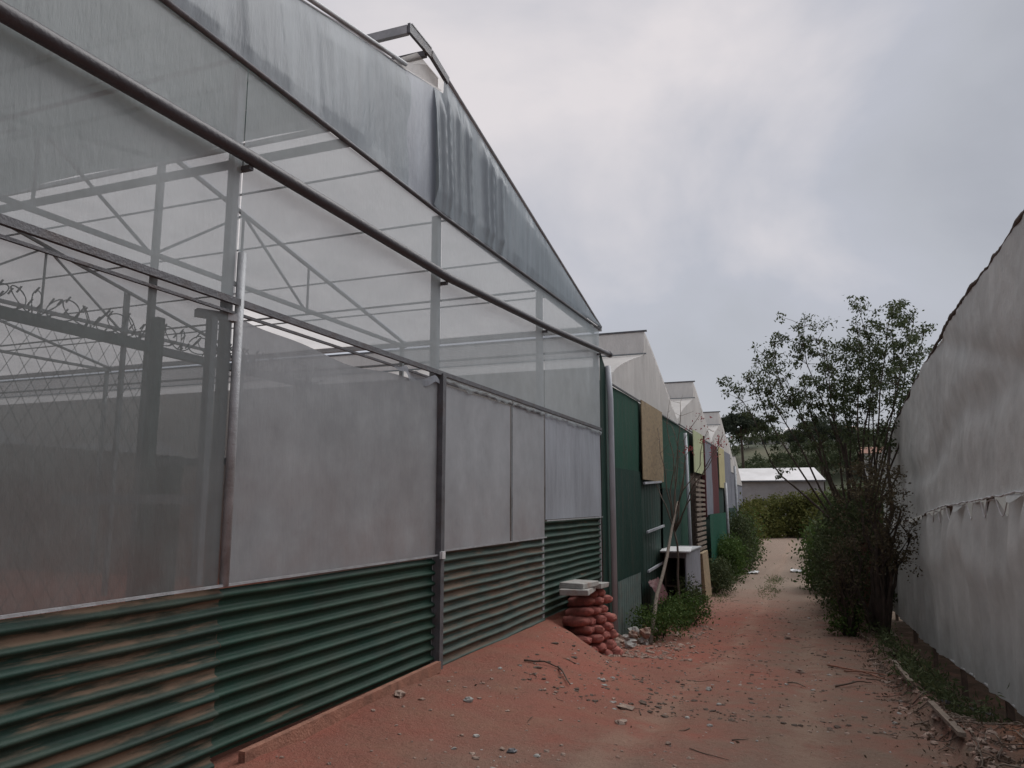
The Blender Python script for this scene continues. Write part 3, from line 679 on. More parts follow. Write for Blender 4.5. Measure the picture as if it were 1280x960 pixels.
# rolled frayed net along the top edge and the roof behind it
def roll(a, b):
    y = 4.5 + 21.1*a; th = b*2*math.pi; r = .026 + .020*nz(y*2.1, 2) + .012*nz(y*9); return (XR + .02 + r*math.cos(th), y, top(y) + .02 + r*math.sin(th))
MB().grid(roll, 300, 8).build('frayed_edge', M['net_edge'], RN)
MB().grid(lambda a, b: (XR + .04 + 9*b, 4.5+21.1*a, top(4.5+21.1*a) + .25*math.sin(min(1, b*2)*math.pi/2)), 60, 12).build('roof_net', M['net_right'], RN)
MB().grid(lambda a, b: (XR + .03 + 9*a, 25.6 + .05*nz(a*20, b*4), bot(25.6) + (top(25.6)+.2*min(1, a*3)-bot(25.6))*b), 30, 12).build('netting', M['net_right'], RN)
for y in (5.2, 8.3, 11.5, 14.7, 17.9, 21.1, 25.45):
    MB().bar((XR+.16, y, gz(XR, y)-.1), (XR+.16, y, top(y)-.05), .08, .08).build('post', M['wooddark'], RN)
for y in (6.6, 9.2, 12.5):
    z = tear(y)
    m = MB(); m.grid(lambda a, b: (XR-.05-.07*b*math.sin(a*3.1), y-.35+.7*a, z-.01-.09*b*math.sin(a*math.pi)), 8, 3); m.build('torn_flap', M['net_right'], RN)

# ------------------------------------------------------------------ vegetation
def leafmesh(name, P, size, mat, parent=None, droop=.3, aspect=.5, **k):
    n = len(P); P = np.asarray(P, dtype=np.float64)
    d = rng.normal(size=(n, 3)); d[:, 2] -= droop; d /= np.linalg.norm(d, axis=1)[:, None]
    q = rng.normal(size=(n, 3)); s_ = np.cross(d, q); s_ /= np.linalg.norm(s_, axis=1)[:, None]
    nn = np.cross(d, s_)
    L_ = (size*(.6+.8*rng.random(n)))[:, None]
    a = P; b = P + d*L_*.5 + s_*L_*aspect*.5 + nn*L_*.08; c = P + d*L_; e_ = P + d*L_*.5 - s_*L_*aspect*.5 + nn*L_*.08
    V_ = np.stack([a, b, c, e_], 1).reshape(-1, 3)
    o = parent_origin(parent) if parent is not None else Vector((P[:, 0].mean(), P[:, 1].mean(), P[:, 2].min()))
    V_ = V_ - np.array(o)
    me = bpy.data.meshes.new(name); me.vertices.add(4*n); me.vertices.foreach_set('co', V_.ravel())
    me.loops.add(4*n); me.polygons.add(n)
    me.loops.foreach_set('vertex_index', np.arange(4*n)); me.polygons.foreach_set('loop_start', np.arange(0, 4*n, 4)); me.polygons.foreach_set('loop_total', np.full(n, 4))
    me.update(calc_edges=True); me.materials.append(mat)
    ob = bpy.data.objects.new(name, me); C.objects.link(ob)
    if parent is not None: ob.parent = parent
    else: ob.location = o
    return tag(ob, **k)
def clumps(centers, rad, per, flat=1.):
    out_ = []
    for c in centers:
        k = max(3, int(per*(.5+random.random()))); r = rad*(.55+.8*random.random())
        v = rng.normal(size=(k, 3))*r*.5; v[:, 2] *= flat; out_.append(v + np.array(c))
    return np.concatenate(out_)
def curve(a, b, bend, n=9, wig=.05):
    a = Vector(a); b = Vector(b); s0 = random.random()*50; l = (b-a).length; out_ = []
    for i in range(n+1):
        t = i/n; p = a.lerp(b, t); p += Vector(bend)*math.sin(t*math.pi)
        p += Vector((nz(s0+t*3), nz(s0+t*3, 5), nz(s0+t*3, 9)))*wig*l*min(1, t*4)*1.2
        out_.append(p)
    return out_
def bush(x, y, rx, ry, hh, nleaf, size, mat, label, cat='bush', name='bush', group=None, stem='bark', nst=9, base=None, fl=.9, crad=None, lo=.06):
    z = gz(x, y) if base is None else base
    T = thing(name, label, cat, (x, y, z), group)
    m = MB(); cen = []
    for i in range(nst):
        th = random.random()*6.28; r = math.sqrt(random.random()); tip = Vector((x+rx*r*math.cos(th), y+ry*r*math.sin(th), z+hh*(.55+.45*random.random())*(1-.35*r*r)))
        c = curve((x+.15*rx*math.cos(th), y+.15*ry*math.sin(th), z-.03), tip, (0, 0, .1*hh), 6, .12)
        m.tube([tuple(p) for p in c], .012+.010*hh, .004, 5)
        for p in c[2:]:
            if p.z > z+lo*hh: cen.append(tuple(p))
    m.build('stems', M[stem], T)
    nc = max(14, int(nleaf/26))
    for i in range(nc):
        th = random.random()*6.28; ph = random.random(); r = (random.random()**.4)
        zz = z + hh*(lo + (.92-lo)*ph); k = math.sqrt(max(.08, 1-(ph*1.05-.25)**2))
        cx_ = x + rx*r*k*math.cos(th); cy_ = y + ry*r*k*math.sin(th)
        if nz(cx_*1.5/rx, cy_*1.5/ry, zz*2/hh+x) < -.18: continue
        cen.append((cx_, cy_, zz))
    leafmesh('foliage', clumps(cen, crad or .22*max(rx, ry), nleaf/len(cen), fl), size, mat, T)
    return T
# big sparse tree on the right of the path
bx_ = onG(1085, 772); TY = bx_.y
T = thing('tree', 'tall sparse many-stemmed tree with small leaf clumps right of the path', 'tree', tuple(bx_))
tips = [(918, 492, 1.2), (932, 468, 1.0), (955, 448, .8), (968, 432, .2), (985, 470, .4), (1008, 408, 0), (1022, 420, .3), (1030, 455, -.4), (1048, 440, .5), (1070, 412, -.6), (1083, 393, 0), (1090, 430, .8), (1110, 400, -.5), (1122, 382, .2), (1140, 405, .6), (1152, 425, -.2), (1165, 440, .3), (1128, 440, -.8), (1100, 460, 1), (1005, 490, -.9), (1060, 480, .9)]
cen = []; tw = MB()
fork = Vector(bx_) + Vector((0, 0, .45*(at(1085, 560, TY).z - bx_.z)))
trunk = MB().tube([tuple(p) for p in curve(bx_, fork + Vector((.05, 0, .3)), (0.03, 0, 0), 8, .03)], .17, .12, 10)
trunk.build('trunk', M['barkred'], T)
MB().tube([tuple(p) for p in curve(Vector(bx_) + Vector((-.22, .1, 0)), at(1060, 560, TY), (-.05, 0, 0), 8, .04)], .075, .035, 8).build('trunk', M['bark'], T)
MB().tube([tuple(p) for p in curve(Vector(bx_) + Vector((.15, -.1, 0)), at(1112, 560, TY-.6), (.05, 0, 0), 8, .04)], .07, .03, 8).build('trunk', M['bark'], T)
for (u, v, dy) in tips:
    tip = at(u, v, TY + dy)
    st_ = fork + Vector((random.uniform(-.15, .15), random.uniform(-.1, .1), random.uniform(-.5, .35)))
    side = (tip.x-st_.x)
    c = curve(st_, tip, (side*.06, 0, -.18 if abs(side) > 1 else 0), 12, .045)
    MB().tube([tuple(p) for p in c], .036, .007, 6).build('limb', M['bark'], T)
    for i in range(6, 13):
        p = c[i]; t = i/12
        for _ in range(5 if i > 10 else 4 if i > 8 else 2):
            q = p + Vector((random.gauss(0, .24), random.gauss(0, .26), random.gauss(.10, .17)))*(.6+.5*t)
            tw.tube([tuple(p), tuple(p.lerp(q, .5) + Vector((0, 0, .03))), tuple(q)], .007, .003, 4, cap=False)
            cen.append(tuple(q))
            if i > 8 and random.random() < .6: cen.append(tuple(p.lerp(q, .6)))
tw.build('twigs', M['bark'], T)
leafmesh('foliage', clumps(cen, .15, 26, .8), .085, M['leaf'], T, droop=.9, aspect=.45)
# brush below and behind the tree
bush(1.15, 17.2, .80, .8, 3.7, 5000, .06, M['leafbrown'], 'brown-leaved tall shrub right behind the tree trunk, reaching the tree crown', lo=.35, nst=22, crad=.14)
bush(.72, 18.8, .62, 1.0, 2.8, 4200, .07, M['leafdark'], 'tall dark shrub left of the tree trunk beside the path')
bush(.60, 16.9, .36, .5, 2.0, 1800, .05, M['leafbrown'], 'brown twiggy shrub standing just behind the foot of the tree', nst=26, crad=.12)
bush(.55, 21.5, .62, 1.2, 2.2, 3600, .09, M['leafdark'], 'rounded dark green bush bulging over the right path edge')
bush(1.2, 23.5, 1.1, 1.4, 3.3, 8000, .11, M['leafdark'], 'large dark bush at the far end of the right net wall')
bush(.55, 27.0, .9, 1.6, 2.1, 6000, .12, M['leafgreen'], 'mid green bush farther up the right path edge')
bush(1.1, 33.0, 1.4, 2.4, 2.4, 6000, .15, M['leafdark'], 'low wide dark bush beyond the right net house')
bush(1.4, 42.0, 1.7, 3.0, 2.7, 6000, .18, M['leafolive'], 'olive bush on the right halfway to the white shed')
bush(.55, 16.9, .35, .4, .8, 1800, .06, M['leafgreen'], 'small green weed clump at the left foot of the dark shrubs', 'weed', 'weed_clump')
# left side
bush(-2.75, 14.9, .50, .85, .62, 3000, .055, M['leafgreen'], 'low weed clump at the foot of the leaning pole', 'weed', 'weed_clump')
bush(-2.55, 17.2, .45, 1.0, .60, 2800, .06, M['leafgreen'], 'weed clump in front of the grey cabinet', 'weed', 'weed_clump')
bush(-2.95, 19.5, .35, .8, .9, 2200, .07, M['leafdark'], 'dark weed clump behind the grey cabinet', 'weed', 'weed_clump')
bush(-2.85, 25.2, .45, 1.2, 1.0, 4000, .08, M['leafdark'], 'low dark bush beside the bright green skirt', 'bush')
bush(-2.85, 29.5, .5, 1.5, 1.5, 5000, .10, M['leafgreen'], 'fresh green bush on the left path edge by the white rubbish', 'bush')
bush(-2.95, 34.0, .6, 2.0, 2.3, 6500, .12, M['leafdark'], 'tall dark green bush hiding the third greenhouse front', 'bush')
bush(-3.35, 40.0, .7, 2.4, 2.3, 6000, .15, M['leafgreen'], 'green bush past the grey sheets on the left', 'bush')
bush(-4.0, 49.0, 1.0, 3.0, 2.4, 6000, .18, M['leafolive'], 'olive bush at the far left end of the path', 'bush')
for i, (x, y, r, hh, mt, lb) in enumerate([(-3.6, 62, 2.0, 3.0, 'leafolive', 'leftmost yellow-green thicket bush closing the end of the path'), (-1.7, 64, 1.9, 3.4, 'leafolive', 'yellow-green thicket bush straight ahead at the end of the path'),
        (.5, 63, 1.9, 3.6, 'leafolive', 'olive thicket bush right of the path end'), (2.4, 60, 2.0, 3.6, 'leafgreen', 'green thicket bush at the right of the path end below the shed roof'), (4.6, 62, 2.4, 4.2, 'leafdark', 'dark thicket bush right of the white shed roof')]):
    bush(x, y, r, 2.0, hh, 7000, .20, M[mt], lb, 'bush', 'thicket_bush', 'thicket at the end of the path', base=-1.1)
for i in range(16):     # olive brush behind, unseen floor of the valley
    x = -14 + i*2.4
    if i % 2 == 0: bush(x+random.random(), 92+random.random()*6, 2.6, 2.5, 3.2+random.random(), 2500, .32, M['leaffar'], 'distant green bush %s the white shed' % ('left of' if x < -4 else 'behind' if x < 8 else 'right of'), 'bush', 'far_bush', 'distant bushes behind the white shed', base=-1.2, nst=4)
# pole-like spindly shrub with red blossoms, leaning pole
P0 = onG(815, 792)
MB().tube([tuple(p) for p in curve((-2.75, 13.9, gz(-2.75, 13.9)), (-2.98, 18.9, 1.6), (0, 0, .1), 8, .01)], .042, .026, 8).build('leaning_pole', M['barkpale'], None, 'long pale wooden pole leaning against the green front', 'pole')
S = thing('blossom_shrub', 'nearly bare spindly shrub with a few red blossoms over the cabinet', 'shrub', (-3.0, 18.6, -1.0))
m = MB(); bl = []
for (u, v, yy) in [(905, 545, 18), (885, 538, 18), (900, 556, 17.6), (868, 520, 18.2), (850, 505, 18.4), (835, 515, 18.4), (862, 560, 17.8), (820, 540, 18.6), (845, 530, 18.7), (800, 560, 18.6)]:
    q = at(u, v, yy); c = curve((-3.0, 18.4, .9), q, (0, 0, .12), 8, .06); m.tube([tuple(p) for p in c], .018, .006, 5)
    for p in c[3:]:
        for _ in range(2):
            r_ = p + Vector((random.gauss(0, .12), random.gauss(0, .15), random.gauss(.08, .1))); m.tube([tuple(p), tuple(r_)], .005, .002, 4, cap=False)
    if u > 860: bl += [tuple(c[-1]), tuple(c[-2])]
m.tube([tuple(p) for p in curve((-3.0, 18.6, -1.05), (-3.0, 18.4, .95), (.05, 0, 0), 6, .03)], .035, .022, 7)
m.build('branches', M['barkpale'], S)
leafmesh('blossom', clumps(bl, .18, 18, .5), .06, M['leafred'], S)
# distant trees
def roundtree(x, y, z, hh, r, n, size, mat, label, flat_=.7, name='tree', group=None, trunk=.35, tk='bark'):
    T = thing(name, label, 'tree', (x, y, z), group)
    MB().tube([(x, y, z-.3), (x+.1, y, z+hh*trunk*.6), (x, y, z+hh*(trunk+.2))], .035*hh*.6, .015*hh*.6, 6).build('trunk', M[tk], T)
    cz = z + hh*(1+trunk)/2; rz_ = hh*(1-trunk)/2; cen = []
    while len(cen) < 46:
        v = rng.normal(size=3); v /= np.linalg.norm(v); v *= (.45+.55*rng.random())
        if nz(v[0]*1.7+x, v[1]*1.7, v[2]*1.7) < -.16: continue
        cen.append((x+v[0]*r, y+v[1]*r, cz+v[2]*rz_))
    leafmesh('crown', clumps(cen, r*.30, n/46, flat_), size, mat, T, droop=.1)
    return T
def pine(x, y, zt, r, hh, n, label, zb=-1.2):
    T = thing('umbrella_pine', label, 'tree', (x, y, zb))
    MB().tube([(x+.3, y, zb), (x+.1, y, zb+(zt-zb)*.5), (x, y, zt-hh*.6)], .22, .14, 7).build('trunk', M['bark'], T)
    m = MB()
    for i in range(8):
        th = i*.785; m.tube([(x, y, zt-hh*1.1), (x+.6*r*math.cos(th), y+.6*r*math.sin(th), zt-hh*.45)], .09, .04, 5)
    m.build('limbs', M['bark'], T); cen = []
    for i in range(110):
        th = random.random()*6.28; q = math.sqrt(random.random()); cen.append((x+r*q*math.cos(th), y+r*q*math.sin(th), zt - hh*.5*q*q - hh*.5*random.random()))
    leafmesh('crown', clumps(cen, r*.17, n/110, .5), .42, M['pine'], T, droop=-.2, aspect=.35)
a = at(925, 516, 110); pine(a.x, 110, a.z, 3.3, 3.1, 9000, 'flat-topped umbrella pine on the skyline at the end of the greenhouse row', hz(a.x, 110))
a = at(1022, 524, 118); pine(a.x, 118, a.z, 4.4, 3.4, 9000, 'broader umbrella pine seen behind the branches of the near tree', hz(a.x, 118))
for i, (u, Y, hh) in enumerate([(926, 122, 4.5), (944, 128, 4.0), (962, 120, 4.6), (978, 132, 3.6), (990, 124, 4.4), (1006, 138, 4.2), (1022, 126, 4.8), (1040, 134, 4.6), (1058, 128, 5), (1078, 138, 5), (1098, 130, 5.4), (935, 150, 4.6), (965, 158, 4.0), (998, 165, 4.4), (1030, 160, 5), (1060, 166, 5), (905, 140, 5), (885, 150, 5), (1120, 140, 5.5), (1150, 150, 5.5), (952, 176, 4.5), (1015, 180, 4.5), (1090, 172, 5)]):
    a = at(u, 560, Y); x = a.x
    roundtree(x, Y, hz(x, Y)-.5, hh, hh*.62, 1500, .42, M['leaffar'], ('rounded tree low on the distant hillside just above the white shed' if Y < 126 else 'rounded tree midway up the distant hillside' if Y < 145 else 'rounded tree near the top of the distant hillside'), .8, 'hillside_tree', '%s trees on the distant hillside' % ('lower' if Y < 126 else 'middle' if Y < 145 else 'upper'), .2)
# houses on the hill
for i, (u, Y, ww, hh, lb) in enumerate([(1008, 150, 7, 2.6, 'long low white house on the hillside left of the near tree'), (956, 168, 8, 2.4, 'pale house near the top of the hill above the shed'),
                                       (1052, 160, 6, 3.0, 'pale house with tiled roof behind the near tree'), (1096, 128, 5, 3.4, 'pinkish house with brown roof on the skyline behind the tree crown')]):
    a = at(u, 552 if i < 3 else 528, Y); x = a.x; z = max(hz(x, Y-3), hz(x, Y)) - .4
    H = thing('house', lb, 'house', (x, Y, z))
    MB().box(x-ww/2, x+ww/2, Y-3, Y+3, z-1.5, z+hh).build('wall', M['house'], H)
    m = MB(); m.v = [(x-ww/2-.3, Y-3.3, z+hh), (x+ww/2+.3, Y-3.3, z+hh), (x+ww/2+.3, Y+3.3, z+hh), (x-ww/2-.3, Y+3.3, z+hh), (x-ww/2, Y, z+hh+1.1), (x+ww/2, Y, z+hh+1.1)]
    m.f = [(0, 1, 5, 4), (2, 3, 4, 5), (1, 2, 5), (3, 0, 4), (3, 2, 1, 0)]; m.build('roof', M['housetile' if i > 1 else 'barnroof'], H)
    for k in range(3):
        wx = x - ww/2 + ww*(k+.5)/3; MB().box(wx-.45, wx+.45, Y-3.06, Y-2.98, z+.7, z+1.8).build('window', M['dark'], H)
# white shed across the end of the path
zt_, ze_ = at(970, 585, 78).z, at(970, 600, 74).z
xl, xr_ = at(905, 590, 76).x, at(1018, 590, 76).x
SH = thing('white_shed', 'long low shed with pale roof across the end of the path', 'shed', ((xl+xr_)/2, 77, -1.1))
def shr(a, b): return (xl + (xr_ + (1.2 if a == 0 else 0) - xl)*b, 74 + 4.2*a, ze_ + (zt_-ze_)*a)
m = MB(); m.quad((xl, 73.7, ze_-.05), (xr_+.9, 73.7, ze_-.05), (xr_, 78, zt_), (xl, 78, zt_)); m.quad((xl, 78.02, zt_), (xr_, 78.02, zt_), (xr_+.9, 82, ze_), (xl, 82, ze_)); m.build('roof', M['barnroof'], SH)
m = MB().box(xl+.1, xr_+.7, 74, 81.7, -1.2, ze_-.12); m.build('wall', M['barnwall'], SH)
for k in range(5):
    wx = xl + 1 + k*1.7; MB().box(wx, wx+.9, 73.93, 74.02, .6, 1.9).build('window', M['dark'], SH)
MB().bar((xl, 73.68, ze_-.1), (xr_+.9, 73.68, ze_-.1), .08, .14).build('fascia', M['galvdark'], SH)

# ------------------------------------------------------------------ sacks and slabs in the corner
def sackmesh(seed):
    m = MB(); nu, nv = 14, 10
    def fn(a, b):
        th = a*2*math.pi; ph = (b-.5)*math.pi
        cx_ = math.cos(ph); sx = math.sin(ph)
        p = Vector((.30*math.copysign(abs(sx)**.8, sx), .155*cx_*math.copysign(abs(math.cos(th))**.8, math.cos(th)), .088*cx_*math.copysign(abs(math.sin(th))**.8, math.sin(th))))
        k = 1 + .26*noise.noise(p*8 + Vector((seed, 0, 0))) + .10*noise.noise(p*26 + Vector((seed, 3, 0)))
        return p*k
    m.grid(fn, 20, 14)
    i = len(m.v); m.tube([(.28, 0, .0), (.33, .01, .01), (.37, .02*math.sin(seed), -.01)], .03, .045, 6)
    me = bpy.data.meshes.new('sack'); me.from_pydata(m.v, [], m.f); me.materials.append(M['sack'])
    me.polygons.foreach_set('use_smooth', [True]*len(me.polygons)); return me
SM = [sackmesh(i*2.3) for i in range(5)]
kk = 0; A0 = Vector((-2.80, 11.85, 0)); A1 = Vector((-3.42, 10.30, 0)); dn = (A1-A0).normalized(); nn_ = Vector((-dn.y*1., dn.x, 0)); nn_ = nn_ if nn_.x > 0 else -nn_
az_ = math.atan2(nn_.y, nn_.x)
where = ['bottom', 'second', 'third', 'fourth', 'fifth', 'sixth', 'seventh', 'top']
for r in range(8):
    z = -.66 + .128*r
    for d_ in range(2):
        for i in range(8):
            q = A0 + dn*(.02 + i*.225 + (.11 if r % 2 else 0) + random.uniform(-.015, .015)) - nn_*(.20 + .030*r + .42*d_ + random.uniform(-.03, .03))
            if (A0 + dn*(.02+i*.225)-A1).dot(dn) > .12 or z < gz(q.x, q.y) - .10 or q.x < XW+.14: continue
            o = bpy.data.objects.new('sack', SM[(kk*3+r) % 5]); C.objects.link(o); kk += 1
            o.location = (q.x, q.y, z + random.uniform(-.012, .012)); o.rotation_euler = (random.uniform(-.12, .12), random.uniform(.02, .2), az_ + math.pi + random.uniform(-.2, .2)); o.scale = (.82, .80, .86)
            tag(o, 'dusty red filled sack in the %s row of the stack at the greenhouse corner' % where[r], 'sack', 'red sacks in the %s row at the corner' % where[r])
def slab(c, d, rz, mat, name, label, cat, group=None, rx=0, ry=0, chip=.01):
    m = MB(); m.grid(lambda a, b: (0, 0, 0), 1, 1); m = MB()
    sx, sy, sz = d; 
    pts = [(-1, -1, -1), (1, -1, -1), (1, 1, -1), (-1, 1, -1), (-1, -1, 1), (1, -1, 1), (1, 1, 1), (-1, 1, 1)]
    me = bpy.data.meshes.new(name)
    import bmesh
    bm = bmesh.new()
    vs = [bm.verts.new((p[0]*sx/2 + random.uniform(-chip, chip), p[1]*sy/2 + random.uniform(-chip, chip), p[2]*sz/2 + random.uniform(-chip, chip)*.5)) for p in pts]
    for q in ((3, 2, 1, 0), (4, 5, 6, 7), (0, 1, 5, 4), (1, 2, 6, 5), (2, 3, 7, 6), (3, 0, 4, 7)): bm.faces.new([vs[t] for t in q])
    bmesh.ops.bevel(bm, geom=bm.edges[:], offset=min(d)*.10, segments=1, affect='EDGES')
    bm.to_mesh(me); bm.free(); me.materials.append(mat)
    o = bpy.data.objects.new(name, me); C.objects.link(o); o.location = c; o.rotation_euler = (rx, ry, rz)
    return tag(o, label, cat, group)
slab((-3.20, 10.98, .345), (.42, .62, .075), .1, M['concrete'], 'concrete_slab', 'lower left concrete slab on the red sacks', 'slab')
slab((-3.20, 11.06, .425), (.38, .55, .075), -.15, M['concrete'], 'concrete_slab', 'topmost concrete slab on the red sacks', 'slab')
slab((-3.16, 11.66, .36), (.38, .6, .075), .05, M['concrete'], 'concrete_slab', 'concrete slab at the far end of the red sacks beside the downpipe', 'slab', rx=-.06)
# cabinet and table top by the leaning pole
zc = prof(20)
ca = thing('old_cabinet', 'old grey open-ended cabinet standing by the path beside the green front', 'cabinet', (-3.15, 20.5, zc))
MB().box(-2.92, -2.89, 19.3, 21.9, zc, zc+1.44).build('side_panel', M['greysheet'], ca)
MB().box(-3.42, -3.39, 19.3, 21.9, zc, zc+1.44).build('side_panel', M['wooddark'], ca)
MB().box(-3.388, -2.922, 21.86, 21.9, zc, zc+1.44).build('back_panel', M['wooddark'], ca)
MB().box(-3.388, -2.922, 19.4, 21.8, zc+.62, zc+.65).build('shelf', M['wooddark'], ca)
MB().box(-3.386, -2.924, 19.3, 19.34, zc+1.32, zc+1.44).build('top_rail', M['greysheet'], ca)
MB().box(-3.50, -2.86, 19.2, 22.0, zc+1.445, zc+1.475).build('top', M['galv'], ca)
slab((-3.15, 19.6, zc+1.515), (.70, 2.0, .03), .12, M['plasticw'], 'table_board', 'pale sheet lying on top of the grey cabinet', 'board', ry=.02)
slab((-2.90, 22.9, zc+.62), (.10, 1.5, 1.30), .02, M['ply'], 'leaning_board', 'brownish board standing behind the grey cabinet', 'board', ry=-.06)
m = MB(); m.grid(lambda a, b: (-3.38+.25*a, 16.9+1.2*b, zc+.95-.45*a*a+.06*nz(a*5, b*5)), 10, 14); m.build('red_cloth', M['maroon'], None, 'dark red cloth hanging behind the leaning pole', 'cloth')
# rubble at the foot of the green front
for i in range(16):
    x, y = random.uniform(-3.3, -2.75), random.uniform(12.9, 15.2); r = random.uniform(.05, .12)
    m = MB().blob((x, y, gz(x, y)+r*.5 + (.15 if i < 5 else 0)), (r, r*1.2, r*.75), i, .7)
    m.build('rubble_stone', M['concrete' if i % 3 else 'stone'], None, 'pale broken rubble lump at the foot of the dark green front', 'stone', 'rubble at the foot of the green front', smooth=False)
# ------------------------------------------------------------------ bits lying on the path
def stone(u, v, r, mat, label, name='stone', cat='stone', fl=.55):
    p = onG(u, v); m = MB().blob((p.x, p.y, p.z + r*fl*.5), (r, r*1.25, r*fl), u*.13, .8, rz=u); return m.build(name, mat, None, label, cat, smooth=False)
stone(640, 941, .030, M['galvdark'], 'small dark square lump lying at the bottom of the picture', fl=.5)
stone(776, 905, .05, M['stone'], 'flat stone in the middle of the red path', fl=.45)
stone(783, 887, .06, M['stone'], 'flat brown stone just beyond the middle stone on the red path', fl=.35)
stone(586, 877, .035, M['concrete'], 'small pale stone on red soil near the skirt')
stone(500, 872, .05, M['stone'], 'reddish lump near the plank end')
stone(520, 846, .055, M['stone'], 'stone beside the foot of the dark post')
stone(754, 853, .03, M['concrete'], 'small white pebble right of the mound')
stone(886, 864, .035, M['concrete'], 'whitish pebble right of the path centre')
stone(1000, 842, .05, M['stone'], 'brown stone on the right of the path')
stone(985, 800, .06, M['stone'], 'low stone halfway along the path')
# scattered pebbles and twigs: uncountable
def scatter(n, xr, yr, smin, smax, mat, name, label, kind='stuff', flat_=.5, w=lambda x, y: 1):
    m = MB(); c = 0
    while c < n:
        x = random.uniform(*xr); y = yr[0] + (yr[1]-yr[0])*random.random()**1.5
        if random.random() > w(x, y): continue
        r = smin + (smax-smin)*random.random()**3
        m.blob((x, y, gz2(x, y)+r*.15), (r, r*random.uniform(.7, 1.6), r*flat_), c*.77, .7, 6, 4, rz=random.random()*3); c += 1
    return m.build(name, mat, None, label, None, None, kind, smooth=False)
scatter(1500, (-3.3, .9), (3.2, 24), .006, .022, M['stone'], 'pebbles', 'small reddish pebbles strewn over the dirt path', w=lambda x, y: .25+.75*sstep(-.1, .35, nz(x*.7, y*.7)))
scatter(260, (-3.0, 1.0), (4, 26), .008, .026, M['concrete'], 'pale_pebbles', 'small pale pebbles strewn over the dirt path')
scatter(1300, (-2.9, 1.2), (7, 24), .008, .032, M['wooddark'], 'dark_litter', 'dark clods and bark bits on the middle of the path', flat_=.35, w=lambda x, y: .3+.7*sstep(0, .4, nz(x*1.2, y*.9, 4)))
scatter(420, (.7, 1.6), (4.4, 14), .012, .05, M['stone'], 'bank_rubble', 'small rubble and clods on the right bank')
scatter(500, (-3.1, -1.7), (11.5, 17), .012, .05, M['stone'], 'gravel', 'stony gravel below the green front', w=lambda x, y: sstep(-1.7, -2.3, x))
# dry twigs
def twigs(n, xr, yr, lmin, lmax, r, mat, name, label, align=.5):
    m = MB()
    for i in range(n):
        x = random.uniform(*xr); y = yr[0] + (yr[1]-yr[0])*random.random()**1.3; l = random.uniform(lmin, lmax); th = random.gauss(math.pi/2, .6) if random.random() < align else random.random()*6.28
        pts = []
        for k in range(4):
            q = (k/3-.5)*l; xx, yy = x+q*math.cos(th)+.05*l*nz(k, i), y+q*math.sin(th); pts.append((xx, yy, gz2(xx, yy)+r+.02*random.random()*(1 if xx > .7 else .2)))
        m.tube(pts, r*random.uniform(.5, 1.2), r*.4, 4)
    return m.build(name, mat, None, label, kind='stuff')
twigs(170, (.8, 1.7), (4.5, 17), .12, .7, .008, M['wood'], 'twig_litter', 'pale broken twigs littering the right bank', .9)
twigs(170, (.7, 1.8), (4.5, 18), .12, .8, .007, M['wooddark'], 'dark_twig_litter', 'dark broken twigs littering the right bank', .85)
twigs(26, (-2.8, .7), (5, 20), .08, .35, .005, M['wooddark'], 'path_twigs', 'small twigs fallen on the dirt path', .1)
P = []
for i in range(3200):
    x = random.gauss(1.15, .35); y = 4.5 + 15*random.random()**1.2
    if x < .5: continue
    P.append((x, y, gz2(x, y)+.012+.05*random.random()**2))
leafmesh('leaf_litter', P, .034, M['litter'], None, droop=0, kind='stuff', label='dead leaves and chips littering the right bank')
P = [(x, y, gz2(x, y)+.01) for x, y in [(random.uniform(-2.9, .9), 6+16*random.random()) for _ in range(500)]]
leafmesh('path_litter', P, .028, M['litter'], None, droop=0, kind='stuff', label='dead leaves scattered over the dirt path')
# named sticks and boards on the right bank
def stick(pa, pb, r, mat, label, name='stick', lift=.02):
    a = onG(*pa); b = onG(*pb); a.z += lift; b.z += lift
    return MB().tube([tuple(p) for p in curve(a, b, (0, 0, .02), 7, .03)], r, r*.5, 6).build(name, mat, None, label, 'stick')
stick((1041, 769), (1090, 806), .02, M['wood'], 'long pale stick lying at the edge of the dark shrubs', lift=.06)
stick((1035, 834), (1108, 852), .014, M['woodred'], 'thin reddish stick lying on the right of the path')
stick((1045, 861), (1090, 856), .012, M['wooddark'], 'thin dark stick just in front of the reddish stick')
stick((1055, 842), (1115, 848), .012, M['woodred'], 'thin reddish twig touching the long reddish stick')
stick((985, 857), (1008, 863), .010, M['wood'], 'short pale twig on the right half of the path')
stick((698, 838), (712, 862), .012, M['wooddark'], 'dark root poking from the mound, leading to the path')
stick((655, 828), (700, 838), .012, M['wooddark'], 'bent dark root on the mound by the dusty corrugated sheet')
def plank(pa, pb, w_, t, mat, label, lift=.05, name='board'):
    a = onG(*pa); b = onG(*pb); a.z += lift; b.z += lift
    return MB().bar(tuple(a), tuple(b), w_, t).build(name, mat, None, label, 'board')
plank((1112, 822), (1158, 852), .14, .07, M['wood'], 'thick pale beam end lying on the right bank', .10)
plank((1118, 838), (1140, 864), .05, .04, M['wood'], 'short pale board beside the thick beam', .08)
plank((1102, 785), (1120, 802), .10, .03, M['wood'], 'light brown board under the white scrap', .10)
plank((1165, 900), (1205, 945), .05, .03, M['wood'], 'weathered batten lying low on the right bank', .05)
plank((1180, 885), (1240, 900), .06, .03, M['galvdark'], 'greyish metal strip on the right bank', .06)
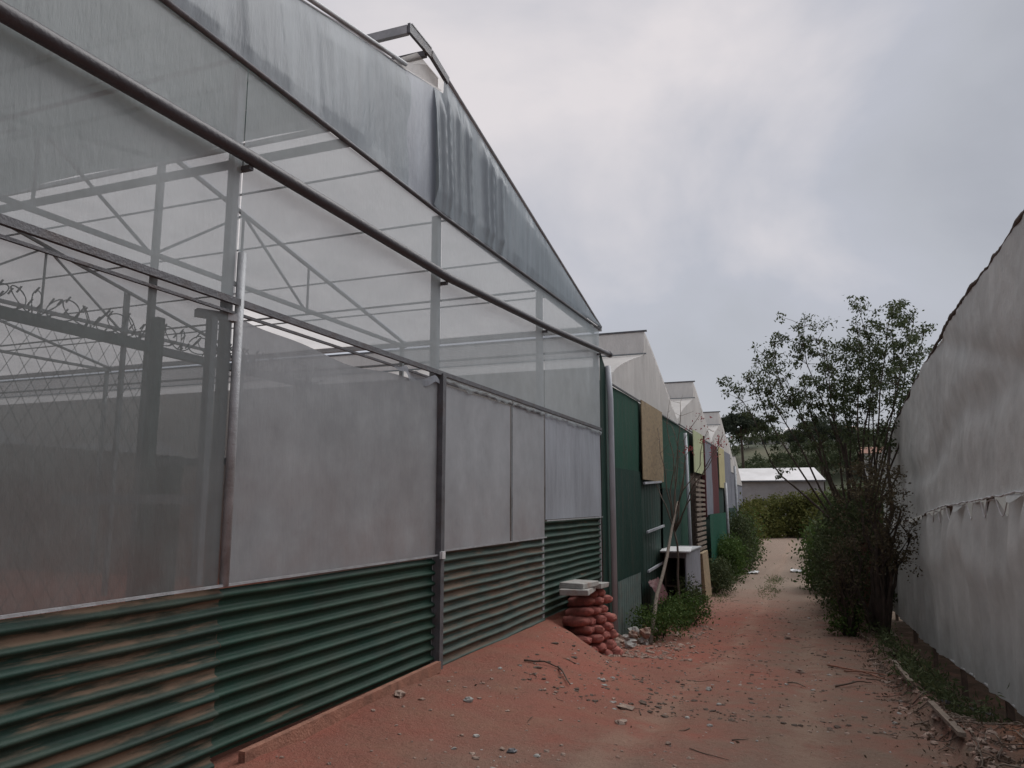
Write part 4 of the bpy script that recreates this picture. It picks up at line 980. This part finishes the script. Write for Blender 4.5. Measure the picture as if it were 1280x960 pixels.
p = onG(1064, 776); slab((p.x, p.y, p.z+.13), (.28, .06, .30), .4, M['concrete'], 'concrete_block', 'tilted greenish concrete plate at the foot of the tree', 'block', rx=.5)
def scrap(u, v, s, label, lift=.04):
    p = onG(u, v); sd_ = u*.7
    m = MB(); m.grid(lambda a, b: (p.x+(a-.5)*s, p.y+(b-.5)*s*1.5, p.z+lift+.25*s*abs(nz(a*3+sd_, b*3))+.1*s*nz(a*7, b*7+sd_)), 10, 10)
    return m.build('plastic_scrap', M['plasticw'], None, label, 'rubbish')
scrap(1098, 766, .16, 'crumpled white plastic scrap at the foot of the tree', .22)
scrap(1082, 757, .10, 'tiny white scrap left of the crumpled one by the tree', .15)
scrap(942, 717, .42, 'white plastic sheet on the left half of the far path'); scrap(995, 715, .42, 'white plastic sheet on the right half of the far path')
scrap(915, 694, .8, 'whitish plastic rubbish by the left bushes, nearer piece'); scrap(930, 690, .7, 'whitish plastic rubbish by the left bushes, middle piece'); scrap(956, 668, .9, 'pale rubbish at the far left corner of the path')
scrap(902, 712, .35, 'small white scrap under the dark bush on the left'); scrap(1015, 703, .35, 'small white scrap under the right bushes')
# grass tufts, weeds on right bank
P = []
for i in range(260):
    x = random.choice([random.uniform(1.25, 1.95), random.uniform(.95, 1.5)]); y = 8 + 9*random.random()
    for k in range(22): P.append((x+random.gauss(0, .09), y+random.gauss(0, .12), gz2(x, y)+.02+abs(random.gauss(0, .13))))
leafmesh('bank_weeds', P, .07, M['leafdark'], None, droop=-.5, aspect=.3, kind='stuff', label='dark weeds growing under the right netting')
P = []
for i in range(110):
    x = random.uniform(-1.9, -.7) if random.random() < .4 else random.choice([random.gauss(-2.6, .2), random.gauss(.35, .2)]); y = random.uniform(19, 34)
    if -1.9 < x < -.7: x = random.gauss(-1.3, .15); y = random.uniform(24, 31)
    for k in range(16): P.append((x+random.gauss(0, .10), y+random.gauss(0, .2), gz2(x, y)+.01+abs(random.gauss(0, .05))))
leafmesh('path_grass', P, .07, M['leafgreen'], None, droop=-.7, aspect=.2, kind='stuff', label='grass tufts along the middle and edges of the far path')
